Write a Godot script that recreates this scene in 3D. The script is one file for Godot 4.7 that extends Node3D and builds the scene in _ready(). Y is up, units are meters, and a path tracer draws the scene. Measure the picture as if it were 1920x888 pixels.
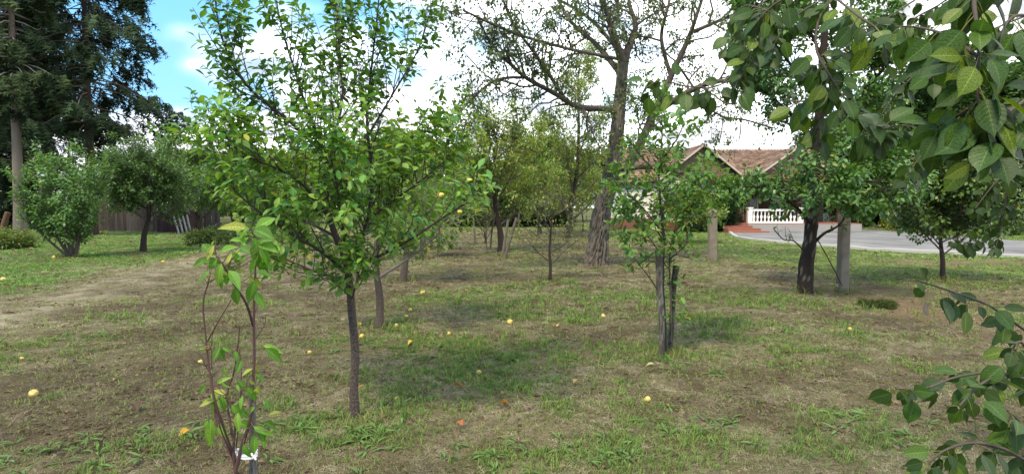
extends Node3D
# An orchard with a tiled house behind it. x to the right, y up, the camera looks along -z. Units are metres.

const EYE := 1.58
const FOCAL := 1098.8      # focal length in pixels of the 1920 x 888 photograph
const PITCH := 0.0509      # radians the camera looks down

var rng := RandomNumberGenerator.new()
var M := {}                # materials
var LM := {}               # leaf meshes
var names := {}
var n_big := FastNoiseLite.new()
var n_mid := FastNoiseLite.new()
var n_fine := FastNoiseLite.new()
var bases := []            # where trunks, stakes and posts meet the ground
var patches := []          # [x, z, radius, strength] of greener patches in the orchard

# ---------------------------------------------------------------- geometry collector
class Geo:
	var v := PackedVector3Array()
	var n := PackedVector3Array()
	var c := PackedColorArray()
	var t := PackedVector2Array()
	var i := PackedInt32Array()

	func add(p: Vector3, nn: Vector3, col: Color, uv := Vector2.ZERO) -> int:
		v.append(p); n.append(nn); c.append(col); t.append(uv)
		return v.size() - 1

	func tri(a: int, b: int, d: int) -> void:
		i.append(a); i.append(b); i.append(d)

	func quad(a: int, b: int, d: int, e: int) -> void:
		i.append(a); i.append(b); i.append(d); i.append(a); i.append(d); i.append(e)

	func face(p: Array, col: Color) -> void:      # flat polygon, clockwise seen from its front
		var nn: Vector3 = ((p[2] - p[0]) as Vector3).cross(p[1] - p[0]).normalized()
		var s := v.size()
		for q in p:
			add(q, nn, col, Vector2(q.x + q.z, q.y))
		for k in p.size() - 2:
			tri(s, s + k + 1, s + k + 2)

	func box(lo: Vector3, hi: Vector3, col: Color) -> void:
		obox(Transform3D(Basis.from_scale((hi - lo) / 2), (hi + lo) / 2), col)

	func obox(x: Transform3D, col: Color) -> void:  # the cube -1..1 so placed
		var q := []
		for k in 8:
			q.append(x * Vector3(1 if k & 1 else -1, 1 if k & 2 else -1, 1 if k & 4 else -1))
		for f in [[0, 2, 3, 1], [5, 7, 6, 4], [4, 6, 2, 0], [1, 3, 7, 5], [2, 6, 7, 3], [0, 1, 5, 4]]:
			face([q[f[3]], q[f[2]], q[f[1]], q[f[0]]], col)

	func smooth() -> void:                           # normals from the faces
		n.fill(Vector3.ZERO)
		for k in range(0, i.size(), 3):
			var a := v[i[k]]
			var f := (v[i[k + 2]] - a).cross(v[i[k + 1]] - a)
			for j in 3:
				n[i[k + j]] += f
		for k in n.size():
			n[k] = n[k].normalized()

	func mesh(mat: Material) -> ArrayMesh:
		var a := []
		a.resize(Mesh.ARRAY_MAX)
		a[Mesh.ARRAY_VERTEX] = v
		a[Mesh.ARRAY_NORMAL] = n
		a[Mesh.ARRAY_COLOR] = c
		a[Mesh.ARRAY_TEX_UV] = t
		a[Mesh.ARRAY_INDEX] = i
		var m := ArrayMesh.new()
		m.add_surface_from_arrays(Mesh.PRIMITIVE_TRIANGLES, a)
		m.surface_set_material(0, mat)
		return m

class Leaves:
	var x: Array[Transform3D] = []
	var c: Array[Color] = []

# ---------------------------------------------------------------- small helpers
func rr(a: float, b: float) -> float:
	return rng.randf_range(a, b)

func rvec() -> Vector3:
	return Vector3(rr(-1, 1), rr(-1, 1), rr(-1, 1))

func at(px: float, py: float, d: float) -> Vector3:      # the point at that pixel, d metres ahead of the camera
	var ray := Vector3((px - 960) / FOCAL, -(py - 444) / FOCAL, -1).rotated(Vector3.RIGHT, -PITCH)
	return Vector3(0, EYE, 0) + ray * (d / -ray.z)

func on_ground(px: float, py: float) -> Vector3:
	var ray := Vector3((px - 960) / FOCAL, -(py - 444) / FOCAL, -1).rotated(Vector3.RIGHT, -PITCH)
	var p := Vector3(0, EYE, 0) + ray * (EYE / -ray.y)
	p.y = height(p.x, p.z)
	return p

func numbered(parent: Node, called: String) -> String:
	var key := str(parent.get_instance_id()) + called
	var k: int = names.get(key, 0)
	names[key] = k + 1
	return called if k == 0 else "%s_%03d" % [called, k]

func thing(called: String, label: String, category: String, base: Vector3, group := "") -> Node3D:
	var o := Node3D.new()
	o.name = numbered(self, called)
	add_child(o, true)
	o.position = base
	o.set_meta("label", label)
	o.set_meta("category", category)
	if group: o.set_meta("group", group)
	if category in ["tree", "sapling", "stake", "post"] and base.z > -20.0: bases.append(base)
	return o

func part(parent: Node3D, called: String, g: Geo, mat: Material, stuff := false) -> MeshInstance3D:
	var o := MeshInstance3D.new()
	o.name = numbered(parent, called)
	o.mesh = g.mesh(mat)
	parent.add_child(o, true)
	if stuff: o.set_meta("kind", "stuff")
	return o

func wpart(parent: Node3D, called: String, g: Geo, mat: Material, stuff := false) -> MeshInstance3D:   # g in world axes
	var base := parent.position
	for k in g.v.size():
		g.v[k] -= base
	return part(parent, called, g, mat, stuff)

func single(called: String, label: String, category: String, mesh: Mesh, x: Transform3D, group := "") -> MeshInstance3D:
	var o := MeshInstance3D.new()
	o.name = numbered(self, called)
	o.mesh = mesh
	o.transform = x
	add_child(o, true)
	if label: o.set_meta("label", label)
	if category: o.set_meta("category", category)
	if group: o.set_meta("group", group)
	return o

func many(parent: Node, called: String, mesh: Mesh, l: Leaves, first := 0) -> MultiMeshInstance3D:
	var mm := MultiMesh.new()
	mm.transform_format = MultiMesh.TRANSFORM_3D
	mm.use_colors = true
	mm.mesh = mesh
	mm.instance_count = l.x.size() - first
	for k in range(first, l.x.size()):
		mm.set_instance_transform(k - first, l.x[k])
		mm.set_instance_color(k - first, l.c[k])
	var o := MultiMeshInstance3D.new()
	o.name = numbered(parent, called)
	o.multimesh = mm
	parent.add_child(o, true)
	o.set_meta("kind", "stuff")
	return o

# ---------------------------------------------------------------- tubes, branches, leaves
func spline(p: Array, steps: int) -> PackedVector3Array:
	var out := PackedVector3Array()
	for k in p.size() - 1:
		var a: Vector3 = p[maxi(k - 1, 0)]
		var b: Vector3 = p[k]
		var d: Vector3 = p[k + 1]
		var e: Vector3 = p[mini(k + 2, p.size() - 1)]
		for s in steps:
			out.append(b.cubic_interpolate(d, a, e, float(s) / steps))
	out.append(p[-1])
	return out

func tapered(n: int, r0: float, r1: float, flare := 0.0) -> PackedFloat32Array:
	var out := PackedFloat32Array()
	for k in n:
		var t := float(k) / maxi(n - 1, 1)
		out.append(lerpf(r0, r1, pow(t, 0.8)) * (1.0 + flare * exp(-t * 14.0)))
	return out

func tube(g: Geo, pts: PackedVector3Array, rad: PackedFloat32Array, sides: int, col: Color, lump := 0.0, cap := false) -> void:
	var tan := (pts[1] - pts[0]).normalized()
	var u := tan.cross(Vector3.FORWARD if absf(tan.z) < 0.8 else Vector3.RIGHT).normalized()
	var start := g.v.size()
	var along := 0.0
	var n := pts.size()
	for k in n:
		if k > 0:
			along += pts[k].distance_to(pts[k - 1])
			var nt := (pts[mini(k + 1, n - 1)] - pts[k - 1]).normalized()
			u = (u - nt * u.dot(nt)).normalized()
			tan = nt
		var w := tan.cross(u)
		for s in sides:
			var a := TAU * s / sides
			var dir := u * cos(a) + w * sin(a)
			var r := rad[k]
			if lump > 0.0:
				r *= 1.0 + lump * n_fine.get_noise_3d(dir.x * 60 + pts[k].x * 90, pts[k].y * 40, dir.z * 60 + pts[k].z * 90)
			g.add(pts[k] + dir * r, dir, col, Vector2(float(s) / sides, along))
	for k in n - 1:
		for s in sides:
			var a := start + k * sides + s
			var b := start + k * sides + (s + 1) % sides
			g.quad(a, a + sides, b + sides, b)
	if cap:
		var top := g.add(pts[n - 1] + tan * rad[n - 1] * 0.15, tan, col)
		for s in sides:
			g.tri(start + (n - 1) * sides + s, top, start + (n - 1) * sides + (s + 1) % sides)

func perp(d: Vector3, phi: float) -> Vector3:
	var u := d.cross(Vector3.UP if absf(d.y) < 0.9 else Vector3.RIGHT).normalized()
	return u * cos(phi) + d.cross(u) * sin(phi)

func put_leaf(l: Leaves, p: Vector3, dir: Vector3, up: Vector3, size: float, col: Color) -> void:
	if dir.cross(up).length_squared() < 0.01:
		up = dir.cross(Vector3(0.3, 0.1, 0.9))
	l.x.append(Transform3D(Basis.looking_at(dir, up).scaled_local(Vector3.ONE * size), p))
	l.c.append(col)

func leaf_color(o: Dictionary) -> Color:
	var col: Color = (o.a as Color).lerp(o.b, rng.randf())
	if rng.randf() < o.get("yellow", 0.0):
		col = col.lerp(o.get("ycol", Color(0.35, 0.3, 0.04)), rr(0.4, 1.0))
	var k := rr(0.8, 1.2)
	return Color(col.r * k, col.g * k, col.b * k)

func leaves_along(l: Leaves, pts: PackedVector3Array, from: float, o: Dictionary) -> void:
	var total := 0.0
	for k in pts.size() - 1:
		total += pts[k].distance_to(pts[k + 1])
	var want := from * total
	var gone := 0.0
	var phi := rr(0, TAU)
	for k in pts.size() - 1:
		var seg := pts[k].distance_to(pts[k + 1])
		var tan := (pts[k + 1] - pts[k]).normalized()
		while want < gone + seg:
			var p := pts[k] + tan * (want - gone)
			phi += 2.4 + rr(-0.4, 0.4)
			var side := perp(tan, phi)
			var d := (tan * rr(0.2, 0.8) + side * 0.9 + Vector3.DOWN * (o.droop as float) + rvec() * 0.3).normalized()
			put_leaf(l, p, d, (Vector3.UP * 0.9 + tan * 0.3 + rvec() * (o.get("tumble", 0.5) as float)).normalized(), (o.leaf as float) * rr(0.65, 1.15), leaf_color(o))
			want += (o.gap as float) * rr(0.6, 1.5)
		gone += seg

func shoot(g: Geo, l: Leaves, p0: Vector3, dir: Vector3, length: float, r: float, o: Dictionary, level: int) -> void:
	var n := clampi(int(length / (o.get("seg", 0.12) as float)), 3, 9)
	var pts := PackedVector3Array([p0])
	var rad := PackedFloat32Array([r])
	var d := dir.normalized()
	for k in n:
		d = (d + rvec() * (o.wiggle as float) + Vector3.UP * (o.up as float) / n).normalized()
		pts.append(pts[k] + d * length / n)
		rad.append(lerpf(r, r * 0.4, float(k + 1) / n))
	tube(g, pts, rad, 5 if r > 0.012 else 3, o.bark)
	if level > 0:
		for k in maxi(1, int(length * (o.branch as float) * rr(0.7, 1.3))):
			var t := rr(0.15, 0.95)
			var f := t * n
			var j := mini(int(f), n - 1)
			var tan := (pts[j + 1] - pts[j]).normalized()
			var cd := tan * rr(0.4, 0.9) + perp(tan, rr(0, TAU))
			shoot(g, l, pts[j].lerp(pts[j + 1], f - j), cd, length * rr(0.35, 0.6) * (1.15 - 0.5 * t), maxf(rad[j] * 0.55, 0.002), o, level - 1)
	if level <= o.get("leaf_level", 1):
		leaves_along(l, pts, 0.1 if level == 0 else 0.45, o)

func limb(g: Geo, l: Leaves, spec: Array, r0: float, r1: float, o: Dictionary, n_shoots: int, from := 0.15, sides := 8, lump := 0.12) -> PackedVector3Array:
	# spec: points in the thing's own axes
	var pts := spline(spec, 4)
	var rad := tapered(pts.size(), r0, r1)
	tube(g, pts, rad, sides, o.bark, lump)
	for k in n_shoots:
		var t := lerpf(from, 0.99, (k + rng.randf()) / n_shoots)
		var f := t * (pts.size() - 1)
		var j := mini(int(f), pts.size() - 2)
		var tan := (pts[j + 1] - pts[j]).normalized()
		var cd := tan * rr(0.35, 1.0) + perp(tan, rr(0, TAU)) + Vector3.UP * (o.get("rise", 0.2) as float)
		shoot(g, l, pts[j].lerp(pts[j + 1], f - j), cd, (o.len as float) * rr(0.5, 1.2) * (1.1 - 0.35 * t), minf(rad[j] * 0.6, (o.get("twig_r", 0.008) as float)), o, o.get("levels", 1))
	leaves_along(l, pts, 0.55, o)
	return pts

func px_points(spec: Array, base: Vector3) -> Array:    # [[pixel x, pixel y, metres ahead], ...] in a thing's own axes
	var out := []
	for s in spec:
		out.append(at(s[0], s[1], s[2]) - base)
	return out

# A leaf pointing along -z, its upper face up, of length 1 with its stalk before the blade.
func leaf_mesh(profile: Array, half: float, stalk: float, fold: float, curl: float, tint: Color, mat: Material, rows := 5, rib := 1.15, ripple := 0.0, stalk_col := Color(0.2, 0.26, 0.08), sway := 0.0) -> ArrayMesh:
	var g := Geo.new()
	var cols := 2 if ripple == 0.0 else 3
	for k in rows + 1:
		var t := float(k) / rows
		var f := t * (profile.size() - 1)
		var j := mini(int(f), profile.size() - 2)
		var w: float = half * smoothstep(0, 1, 1.0) * lerpf(profile[j], profile[j + 1], f - j)
		for s in range(-cols, cols + 1):
			var u := float(s) / cols
			if cols == 2 and absi(s) == 1: u *= 1.1
			var y := -curl * t * t + fold * absf(u) * w + (ripple * sin(t * 26.0 - absf(u) * 5.0) * absf(u) * (1.2 - absf(u)) if ripple > 0.0 else 0.0)
			var shade := rib if s == 0 else 1.0
			g.add(Vector3(u * w + sway * t * t, y, -stalk - t), Vector3.UP, Color(tint.r * shade, tint.g * shade, tint.b * shade), Vector2(clampf(u * 0.5 + 0.5, 0.01, 0.99), t))
	var row := 2 * cols + 1
	for k in rows:
		for s in row - 1:
			var a := k * row + s
			g.quad(a, a + row, a + row + 1, a + 1)
	g.smooth()
	if stalk > 0.0:
		tube(g, PackedVector3Array([Vector3.ZERO, Vector3(0.02, 0.05 * stalk, -stalk * 0.5), Vector3(0, 0, -stalk - 0.02)]), PackedFloat32Array([0.018, 0.014, 0.014]), 3, stalk_col)
	return g.mesh(mat)

# A tuft of leaves for crowns too far off to tell the leaves apart: leaves in a ball of radius 1.
func cluster_mesh(n: int, size: float, thin: float, mat: Material) -> ArrayMesh:
	var g := Geo.new()
	for k in n:
		var p := rvec()
		while p.length() > 1.0: p = rvec()
		var b := Basis.from_euler(Vector3(rr(-0.9, 0.5), rr(0, TAU), rr(-0.7, 0.7)))
		var s := size * rr(0.7, 1.3)
		var sh := rr(0.8, 1.2)
		var col := Color(sh, sh, sh)
		var a := g.add(p, b.y, col)
		var l := g.add(p + b * Vector3(-thin * s, 0.12 * s, -0.5 * s), b.y, col)
		var r := g.add(p + b * Vector3(thin * s, 0.12 * s, -0.5 * s), b.y, col)
		var e := g.add(p + b * Vector3(0, -0.1 * s, -s), b.y, col)
		g.tri(a, l, e); g.tri(a, e, r)
	return g.mesh(mat)

# Crown of a far tree: clumps spread through a lumpy volume with gaps between them.
func crown(l: Leaves, centre: Vector3, size: Vector3, clumps: int, each: int, clump_r: float, s: float, o: Dictionary) -> Array:
	var mids := []
	for k in clumps:
		var p := rvec()
		while p.length() > 1.0: p = rvec()
		p = p.normalized() * pow(p.length(), 0.45)
		var c := centre + p * size * rr(0.75, 1.08)
		mids.append(c)
		var col := leaf_color(o)
		for j in each:
			var q := rvec()
			while q.length() > 1.0: q = rvec()
			var x := Transform3D(Basis.from_euler(Vector3(rr(-0.5, 0.5), rr(0, TAU), rr(-0.5, 0.5))).scaled_local(Vector3.ONE * s * rr(0.7, 1.3)), c + q * Vector3(1, 0.75, 1) * clump_r)
			l.x.append(x)
			var k2 := rr(0.85, 1.15)
			l.c.append(Color(col.r * k2, col.g * k2, col.b * k2))
	return mids

# ---------------------------------------------------------------- ground
func height(x: float, z: float) -> float:
	var k := smoothstep(45.0, 15.0, absf(z))
	return (n_mid.get_noise_2d(x * 2.0, z * 2.0) * 0.035 + n_big.get_noise_2d(x, z) * 0.05) * k * smoothstep(2.0, 5.0, absf(z) + absf(x) * 0.3)

func track_x(d: float) -> float:
	return -5.97 - 0.178 * d

func zones(x: float, z: float) -> Dictionary:     # how much of each cover grows at a place
	var d := -z
	var a := n_mid.get_noise_2d(x * 3.0, z * 3.0)
	var b := n_mid.get_noise_2d(x * 9.0 + 50, z * 9.0)
	var c := n_big.get_noise_2d(x * 3.0 + 200, z * 3.0)
	var e := x - track_x(d) + a * 0.7
	var left := smoothstep(-0.7, -1.6, e) * (0.45 + 0.55 * smoothstep(9.0, 15.0, d + c * 5.0))
	left *= 0.75 + 0.5 * c
	var track := exp(-pow(e / 0.6, 2.0)) * clampf(0.65 + b * 1.1, 0, 1)
	var right := smoothstep(6.3, 7.6, x + a * 0.9) * smoothstep(9.0, 14.0, d) + smoothstep(25.0, 30.0, d + a * 3.0) * smoothstep(4.0, 6.5, x + c)
	right = minf(right, 1.0) * (0.8 + 0.3 * b)
	right = maxf(right, smoothstep(40.0, 46.0, d) * 0.8)
	var lush := 0.0
	for p in patches:
		var q: float = Vector2(x - p[0], z - p[1]).length_squared() / (p[2] * p[2])
		if q < 4.0:
			lush += p[3] * exp(-q * 1.5)
	lush = clampf(lush + clampf(a * 0.9 + c * 0.7 - 0.05 + 0.16 * smoothstep(-2.0, 0.5, x), 0, 0.7) * smoothstep(0.5, 1.8, e) * (1.0 - right), 0, 1) * clampf(0.75 + b * 0.9, 0.15, 1)
	# bare soil: a worn strip along the posts, and beside the drive
	var s1 := exp(-pow((x - 6.35 - 0.02 * (d - 8.0) + a * 0.5) / 0.55, 2.0)) * smoothstep(13.0, 10.0, d) * smoothstep(4.0, 6.0, d)
	var s2 := exp(-pow((d - 16.6 + a * 0.8) / 0.75, 2.0)) * smoothstep(10.0, 11.5, x + b)
	var soil := clampf((s1 + s2) * (1.0 + b * 0.6), 0, 1)
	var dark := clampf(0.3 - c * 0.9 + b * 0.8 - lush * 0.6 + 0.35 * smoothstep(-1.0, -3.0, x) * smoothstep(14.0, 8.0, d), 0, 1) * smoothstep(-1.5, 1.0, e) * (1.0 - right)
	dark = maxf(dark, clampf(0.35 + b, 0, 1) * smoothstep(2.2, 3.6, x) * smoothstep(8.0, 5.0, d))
	return {"green": clampf(left + right, 0, 1), "left": clampf(left, 0, 1), "track": track, "lush": lush, "soil": soil, "dark": dark}

func ground_color(x: float, z: float, q: Dictionary) -> Color:
	var b := n_mid.get_noise_2d(x * 16.0, z * 16.0 + 77)
	var col := Color(0.255, 0.225, 0.15).lerp(Color(0.39, 0.35, 0.25), clampf(0.5 + b * 1.3, 0, 1))
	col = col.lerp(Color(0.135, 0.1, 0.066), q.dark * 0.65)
	col = col.lerp(Color(0.66, 0.62, 0.5), q.track * 0.95)
	col = col.lerp(Color(0.13, 0.145, 0.052), q.lush * 0.7)
	col = col.lerp(Color(0.125, 0.215, 0.055).lerp(Color(0.2, 0.24, 0.085), clampf(0.25 - b, 0, 1)), q.green * 0.95)
	col = col.lerp(Color(0.42, 0.31, 0.23), q.soil * 0.9)
	return col

func build_ground() -> void:
	var zs := PackedFloat32Array([60.0, 30.0, 14.0, 7.0, 3.0, 1.0, -0.5, -1.5])
	var d := 1.9
	while d < 900.0:
		zs.append(-d)
		d += maxf(0.04, d * (0.0115 if d < 60.0 else 0.12))
	var g := Geo.new()
	var cols := 240
	for z in zs:
		var w := 1.25 * maxf(-z, 0.0) + 7.0 + maxf(z, 0.0) * 2.0
		var far := -z > 60.0
		for k in cols + 1:
			var x := (float(k) / cols * 2.0 - 1.0) * w
			var p := Vector3(x, height(x, z), z)
			var col := Color(0.15, 0.17, 0.07)
			if not far:
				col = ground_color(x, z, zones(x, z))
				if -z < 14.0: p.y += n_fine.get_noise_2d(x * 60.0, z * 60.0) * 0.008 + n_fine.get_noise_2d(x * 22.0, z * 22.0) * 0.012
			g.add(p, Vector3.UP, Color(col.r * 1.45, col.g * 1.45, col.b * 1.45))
	for r in zs.size() - 1:
		for k in cols:
			var a := r * (cols + 1) + k
			g.quad(a, a + cols + 1, a + cols + 2, a + 1)
	g.smooth()
	var o := single("ground", "", "", g.mesh(M.ground), Transform3D())
	o.set_meta("kind", "structure")

func litter_textures() -> Array:     # strewn straw, blades and crumbs, seen from above: [colour, height]
	var n := 1024
	var im := Image.create(n, n, false, Image.FORMAT_RGB8)
	var hm := Image.create(n, n, false, Image.FORMAT_RGB8)
	for y in n:
		for x in n:
			var v := 0.60 + 0.10 * n_fine.get_noise_2d(x * 3.0, y * 3.0)
			im.set_pixel(x, y, Color(v * 0.98, v * 0.96, v * 0.92))
	hm.fill(Color(0.3, 0.3, 0.3))
	var tints := [Color(0.80, 0.78, 0.70), Color(0.92, 0.87, 0.76), Color(0.62, 0.55, 0.46), Color(0.42, 0.36, 0.31), Color(0.50, 0.56, 0.38), Color(0.70, 0.72, 0.56), Color(0.36, 0.33, 0.27), Color(0.99, 0.95, 0.85)]
	for k in 26000:
		var x := rr(0, n)
		var y := rr(0, n)
		var a := rr(0, TAU)
		var len := rr(6, 34) * (0.4 if k % 3 == 0 else 1.0)
		var bend := rr(-0.04, 0.04)
		var col: Color = tints[rng.randi() % tints.size()]
		var w := 1 if rng.randf() < 0.6 else 2
		var h := 0.35 + 0.6 * k / 26000.0
		for s in int(len):
			for q in w:
				var ix := posmod(int(x + sin(a) * q), n)
				var iy := posmod(int(y + cos(a) * q), n)
				im.set_pixel(ix, iy, col)
				hm.set_pixel(ix, iy, Color(h, h, h))
			x += cos(a); y += sin(a); a += bend
	return [ImageTexture.create_from_image(im), ImageTexture.create_from_image(hm)]

# ---------------------------------------------------------------- sky
func build_sky() -> Sky:
	var w := 1024
	var h := 512
	var im := Image.create(w, h, false, Image.FORMAT_RGBF)
	var cl := FastNoiseLite.new()
	cl.seed = 11
	cl.noise_type = FastNoiseLite.TYPE_SIMPLEX
	cl.fractal_type = FastNoiseLite.FRACTAL_FBM
	cl.fractal_octaves = 6
	cl.frequency = 0.8
	for y in h:
		var up := (0.5 - (y + 0.5) / h) * PI
		for x in w:
			var az := wrapf((x + 0.5) / w * TAU, -PI, PI)      # the middle of a sky picture lies behind the camera
			var dir := Vector3(sin(az) * cos(up), sin(up), -cos(az) * cos(up))
			var e := maxf(dir.y, 0.0)
			var blue := Color(0.25, 0.38, 0.47).lerp(Color(0.05, 0.19, 0.37), pow(e, 0.42) * 1.35 if e < 0.49 else 1.0)
			var q := dir / (e + 0.22)
			var v := cl.get_noise_3d(q.x * 1.25, q.y * 0.6, q.z * 1.25)
			var v2 := cl.get_noise_3d(q.x * 4.0 + 9.0, q.y * 2.0, q.z * 4.0)
			var cover := 0.63 + 0.40 * cos(az - 1.0) + 0.3 * smoothstep(0.21, 0.05, e) - 0.75 * exp(-pow((az + 0.53) / 0.17, 2.0)) * smoothstep(0.07, 0.17, e)
			var c := smoothstep(0.16, 0.84, cover * 0.86 + v * 0.75 + v2 * 0.12)
			var white := clampf(0.70 + 0.95 * v2 - 0.7 * v, 0.23, 1.3)
			var col := blue.lerp(Color(white * 0.97, white * 0.99, white * 1.03), c)
			if dir.y < 0.0: col = Color(0.3, 0.3, 0.25)
			im.set_pixel(x, y, col)
	var m := PanoramaSkyMaterial.new()
	m.panorama = ImageTexture.create_from_image(im)
	var s := Sky.new()
	s.sky_material = m
	return s

# ---------------------------------------------------------------- materials
func noise_tex(freq: float, lo: Color, hi: Color, size := 512, kind := FastNoiseLite.TYPE_SIMPLEX, mid = null) -> NoiseTexture2D:
	var f := FastNoiseLite.new()
	f.noise_type = kind
	f.frequency = freq
	f.fractal_octaves = 5
	f.seed = 5
	var t := NoiseTexture2D.new()
	t.width = size
	t.height = size
	t.seamless = true
	t.noise = f
	var r := Gradient.new()
	r.set_color(0, lo)
	r.set_color(1, hi)
	if mid is Color: r.add_point(0.5, mid)
	t.color_ramp = r
	return t

func plain_mat(rough := 0.85, spec := 0.4) -> StandardMaterial3D:
	var m := StandardMaterial3D.new()
	m.vertex_color_use_as_albedo = true
	m.roughness = rough
	m.metallic_specular = spec
	return m

func rough_mat(tex: Texture2D, scale: float, bump: float, rough := 0.9) -> StandardMaterial3D:
	var m := plain_mat(rough, 0.35)
	m.albedo_texture = tex
	m.uv1_triplanar = true
	m.uv1_world_triplanar = true
	m.uv1_scale = Vector3.ONE * scale
	if bump > 0.0:
		m.heightmap_enabled = true
		m.heightmap_texture = tex
		m.heightmap_scale = bump
	return m

func leaf_mat(rough: float, through := 0.7, spec := 0.5) -> StandardMaterial3D:
	var m := plain_mat(rough, spec)
	m.cull_mode = BaseMaterial3D.CULL_DISABLED
	m.backlight_enabled = true
	m.backlight = Color(0.95 * through, 1.0 * through, 0.35 * through).linear_to_srgb()
	return m

func leaf_textures(veins: int) -> Array:      # midrib, side veins and mottling of one leaf: [colour, normals]
	var w := 128
	var h := 256
	var im := Image.create(w, h, false, Image.FORMAT_RGB8)
	var hm := Image.create(w, h, false, Image.FORMAT_RGB8)
	for y in h:
		for x in w:
			var u := absf((x + 0.5) / w * 2.0 - 1.0)
			var t := (y + 0.5) / h
			var k := fposmod((t + 0.02 * n_fine.get_noise_2d(x * 2.0, y)) * veins - u * veins * 0.16 - 0.15 * u * u * veins * 0.3, 1.0)
			var vein := exp(-pow((k - 0.5) * 9.0, 2.0)) * (1.0 - u * 0.6)
			var rib := exp(-pow(u / 0.035, 2.0))
			var n1 := n_fine.get_noise_2d(x * 1.3 + 90, y * 1.3)
			var n2 := n_fine.get_noise_2d(x * 6.0, y * 6.0 + 40)
			var v := 0.70 + 0.14 * n1 + 0.12 * n2 + 0.07 * vein + 0.28 * rib - 0.08 * smoothstep(0.8, 1.0, u)
			var c := Color(v * (1.0 + 0.10 * vein + 0.15 * rib + 0.12 * n1), v, v * 0.94)
			if n_fine.get_noise_2d(x * 3.0 + 400, y * 3.0) > 0.4: c = Color(0.75, 0.5, 0.35) * v      # blemishes
			im.set_pixel(x, y, c)
			var hh := 0.5 + 0.22 * cos(k * TAU) * (1.0 - u * 0.5) - 0.3 * rib + 0.08 * n2
			hm.set_pixel(x, y, Color(hh, hh, hh))
	hm.bump_map_to_normal_map(3.0)
	return [ImageTexture.create_from_image(im), ImageTexture.create_from_image(hm)]

func build_materials() -> void:
	var lit := litter_textures()
	var g := rough_mat(lit[0], 0.75, 2.2, 0.95)
	g.heightmap_texture = lit[1]
	g.metallic_specular = 0.2
	M.ground = g
	var grain := noise_tex(0.02, Color(0.45, 0.45, 0.45), Color(1, 1, 1))
	var bark := rough_mat(noise_tex(0.03, Color(0.42, 0.4, 0.38), Color(1.0, 0.98, 0.95), 512, FastNoiseLite.TYPE_SIMPLEX, Color(0.7, 0.68, 0.66)), 4.0, 1.2)
	bark.uv1_scale = Vector3(5.0, 2.2, 5.0)
	M.bark = bark
	M.twig = plain_mat(0.8)
	M.wood = rough_mat(grain, 3.0, 0.6)
	M.wood.uv1_scale = Vector3(9.0, 1.4, 9.0)
	M.concrete = rough_mat(noise_tex(0.06, Color(0.7, 0.7, 0.7), Color(1, 1, 1)), 3.0, 0.3)
	M.plaster = rough_mat(noise_tex(0.01, Color(0.86, 0.86, 0.85), Color(1, 1, 1)), 0.5, 0.3)
	M.asphalt = rough_mat(noise_tex(0.15, Color(0.7, 0.7, 0.7), Color(1, 1, 1)), 2.0, 0.3)
	M.brick = rough_mat(noise_tex(0.08, Color(0.6, 0.55, 0.52), Color(1, 1, 1)), 2.0, 0.4)
	M.tile = rough_mat(noise_tex(0.03, Color(0.45, 0.42, 0.4), Color(1, 1, 1)), 1.2, 0.4)
	M.paint = plain_mat(0.45, 0.5)
	M.leaf = leaf_mat(0.5, 0.9)
	M.gloss = leaf_mat(0.36, 0.65, 0.5)
	var veins := leaf_textures(9)
	M.pear = leaf_mat(0.43, 0.8, 0.36)
	M.peach = leaf_mat(0.5, 0.9, 0.4)
	for m: StandardMaterial3D in [M.pear, M.peach]:
		m.albedo_texture = veins[0]
		m.normal_enabled = true
		m.normal_texture = veins[1]
		m.normal_scale = 0.5
	M.matt = leaf_mat(0.75, 0.6, 0.3)
	M.needle = leaf_mat(0.8, 0.2, 0.25)
	M.grass = leaf_mat(0.7, 0.6, 0.3)
	M.apple = plain_mat(0.35, 0.5)
	var glass := StandardMaterial3D.new()
	glass.transparency = BaseMaterial3D.TRANSPARENCY_ALPHA
	glass.albedo_color = Color(0.05, 0.06, 0.07, 0.6)
	glass.roughness = 0.08
	M.glass = glass

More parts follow.
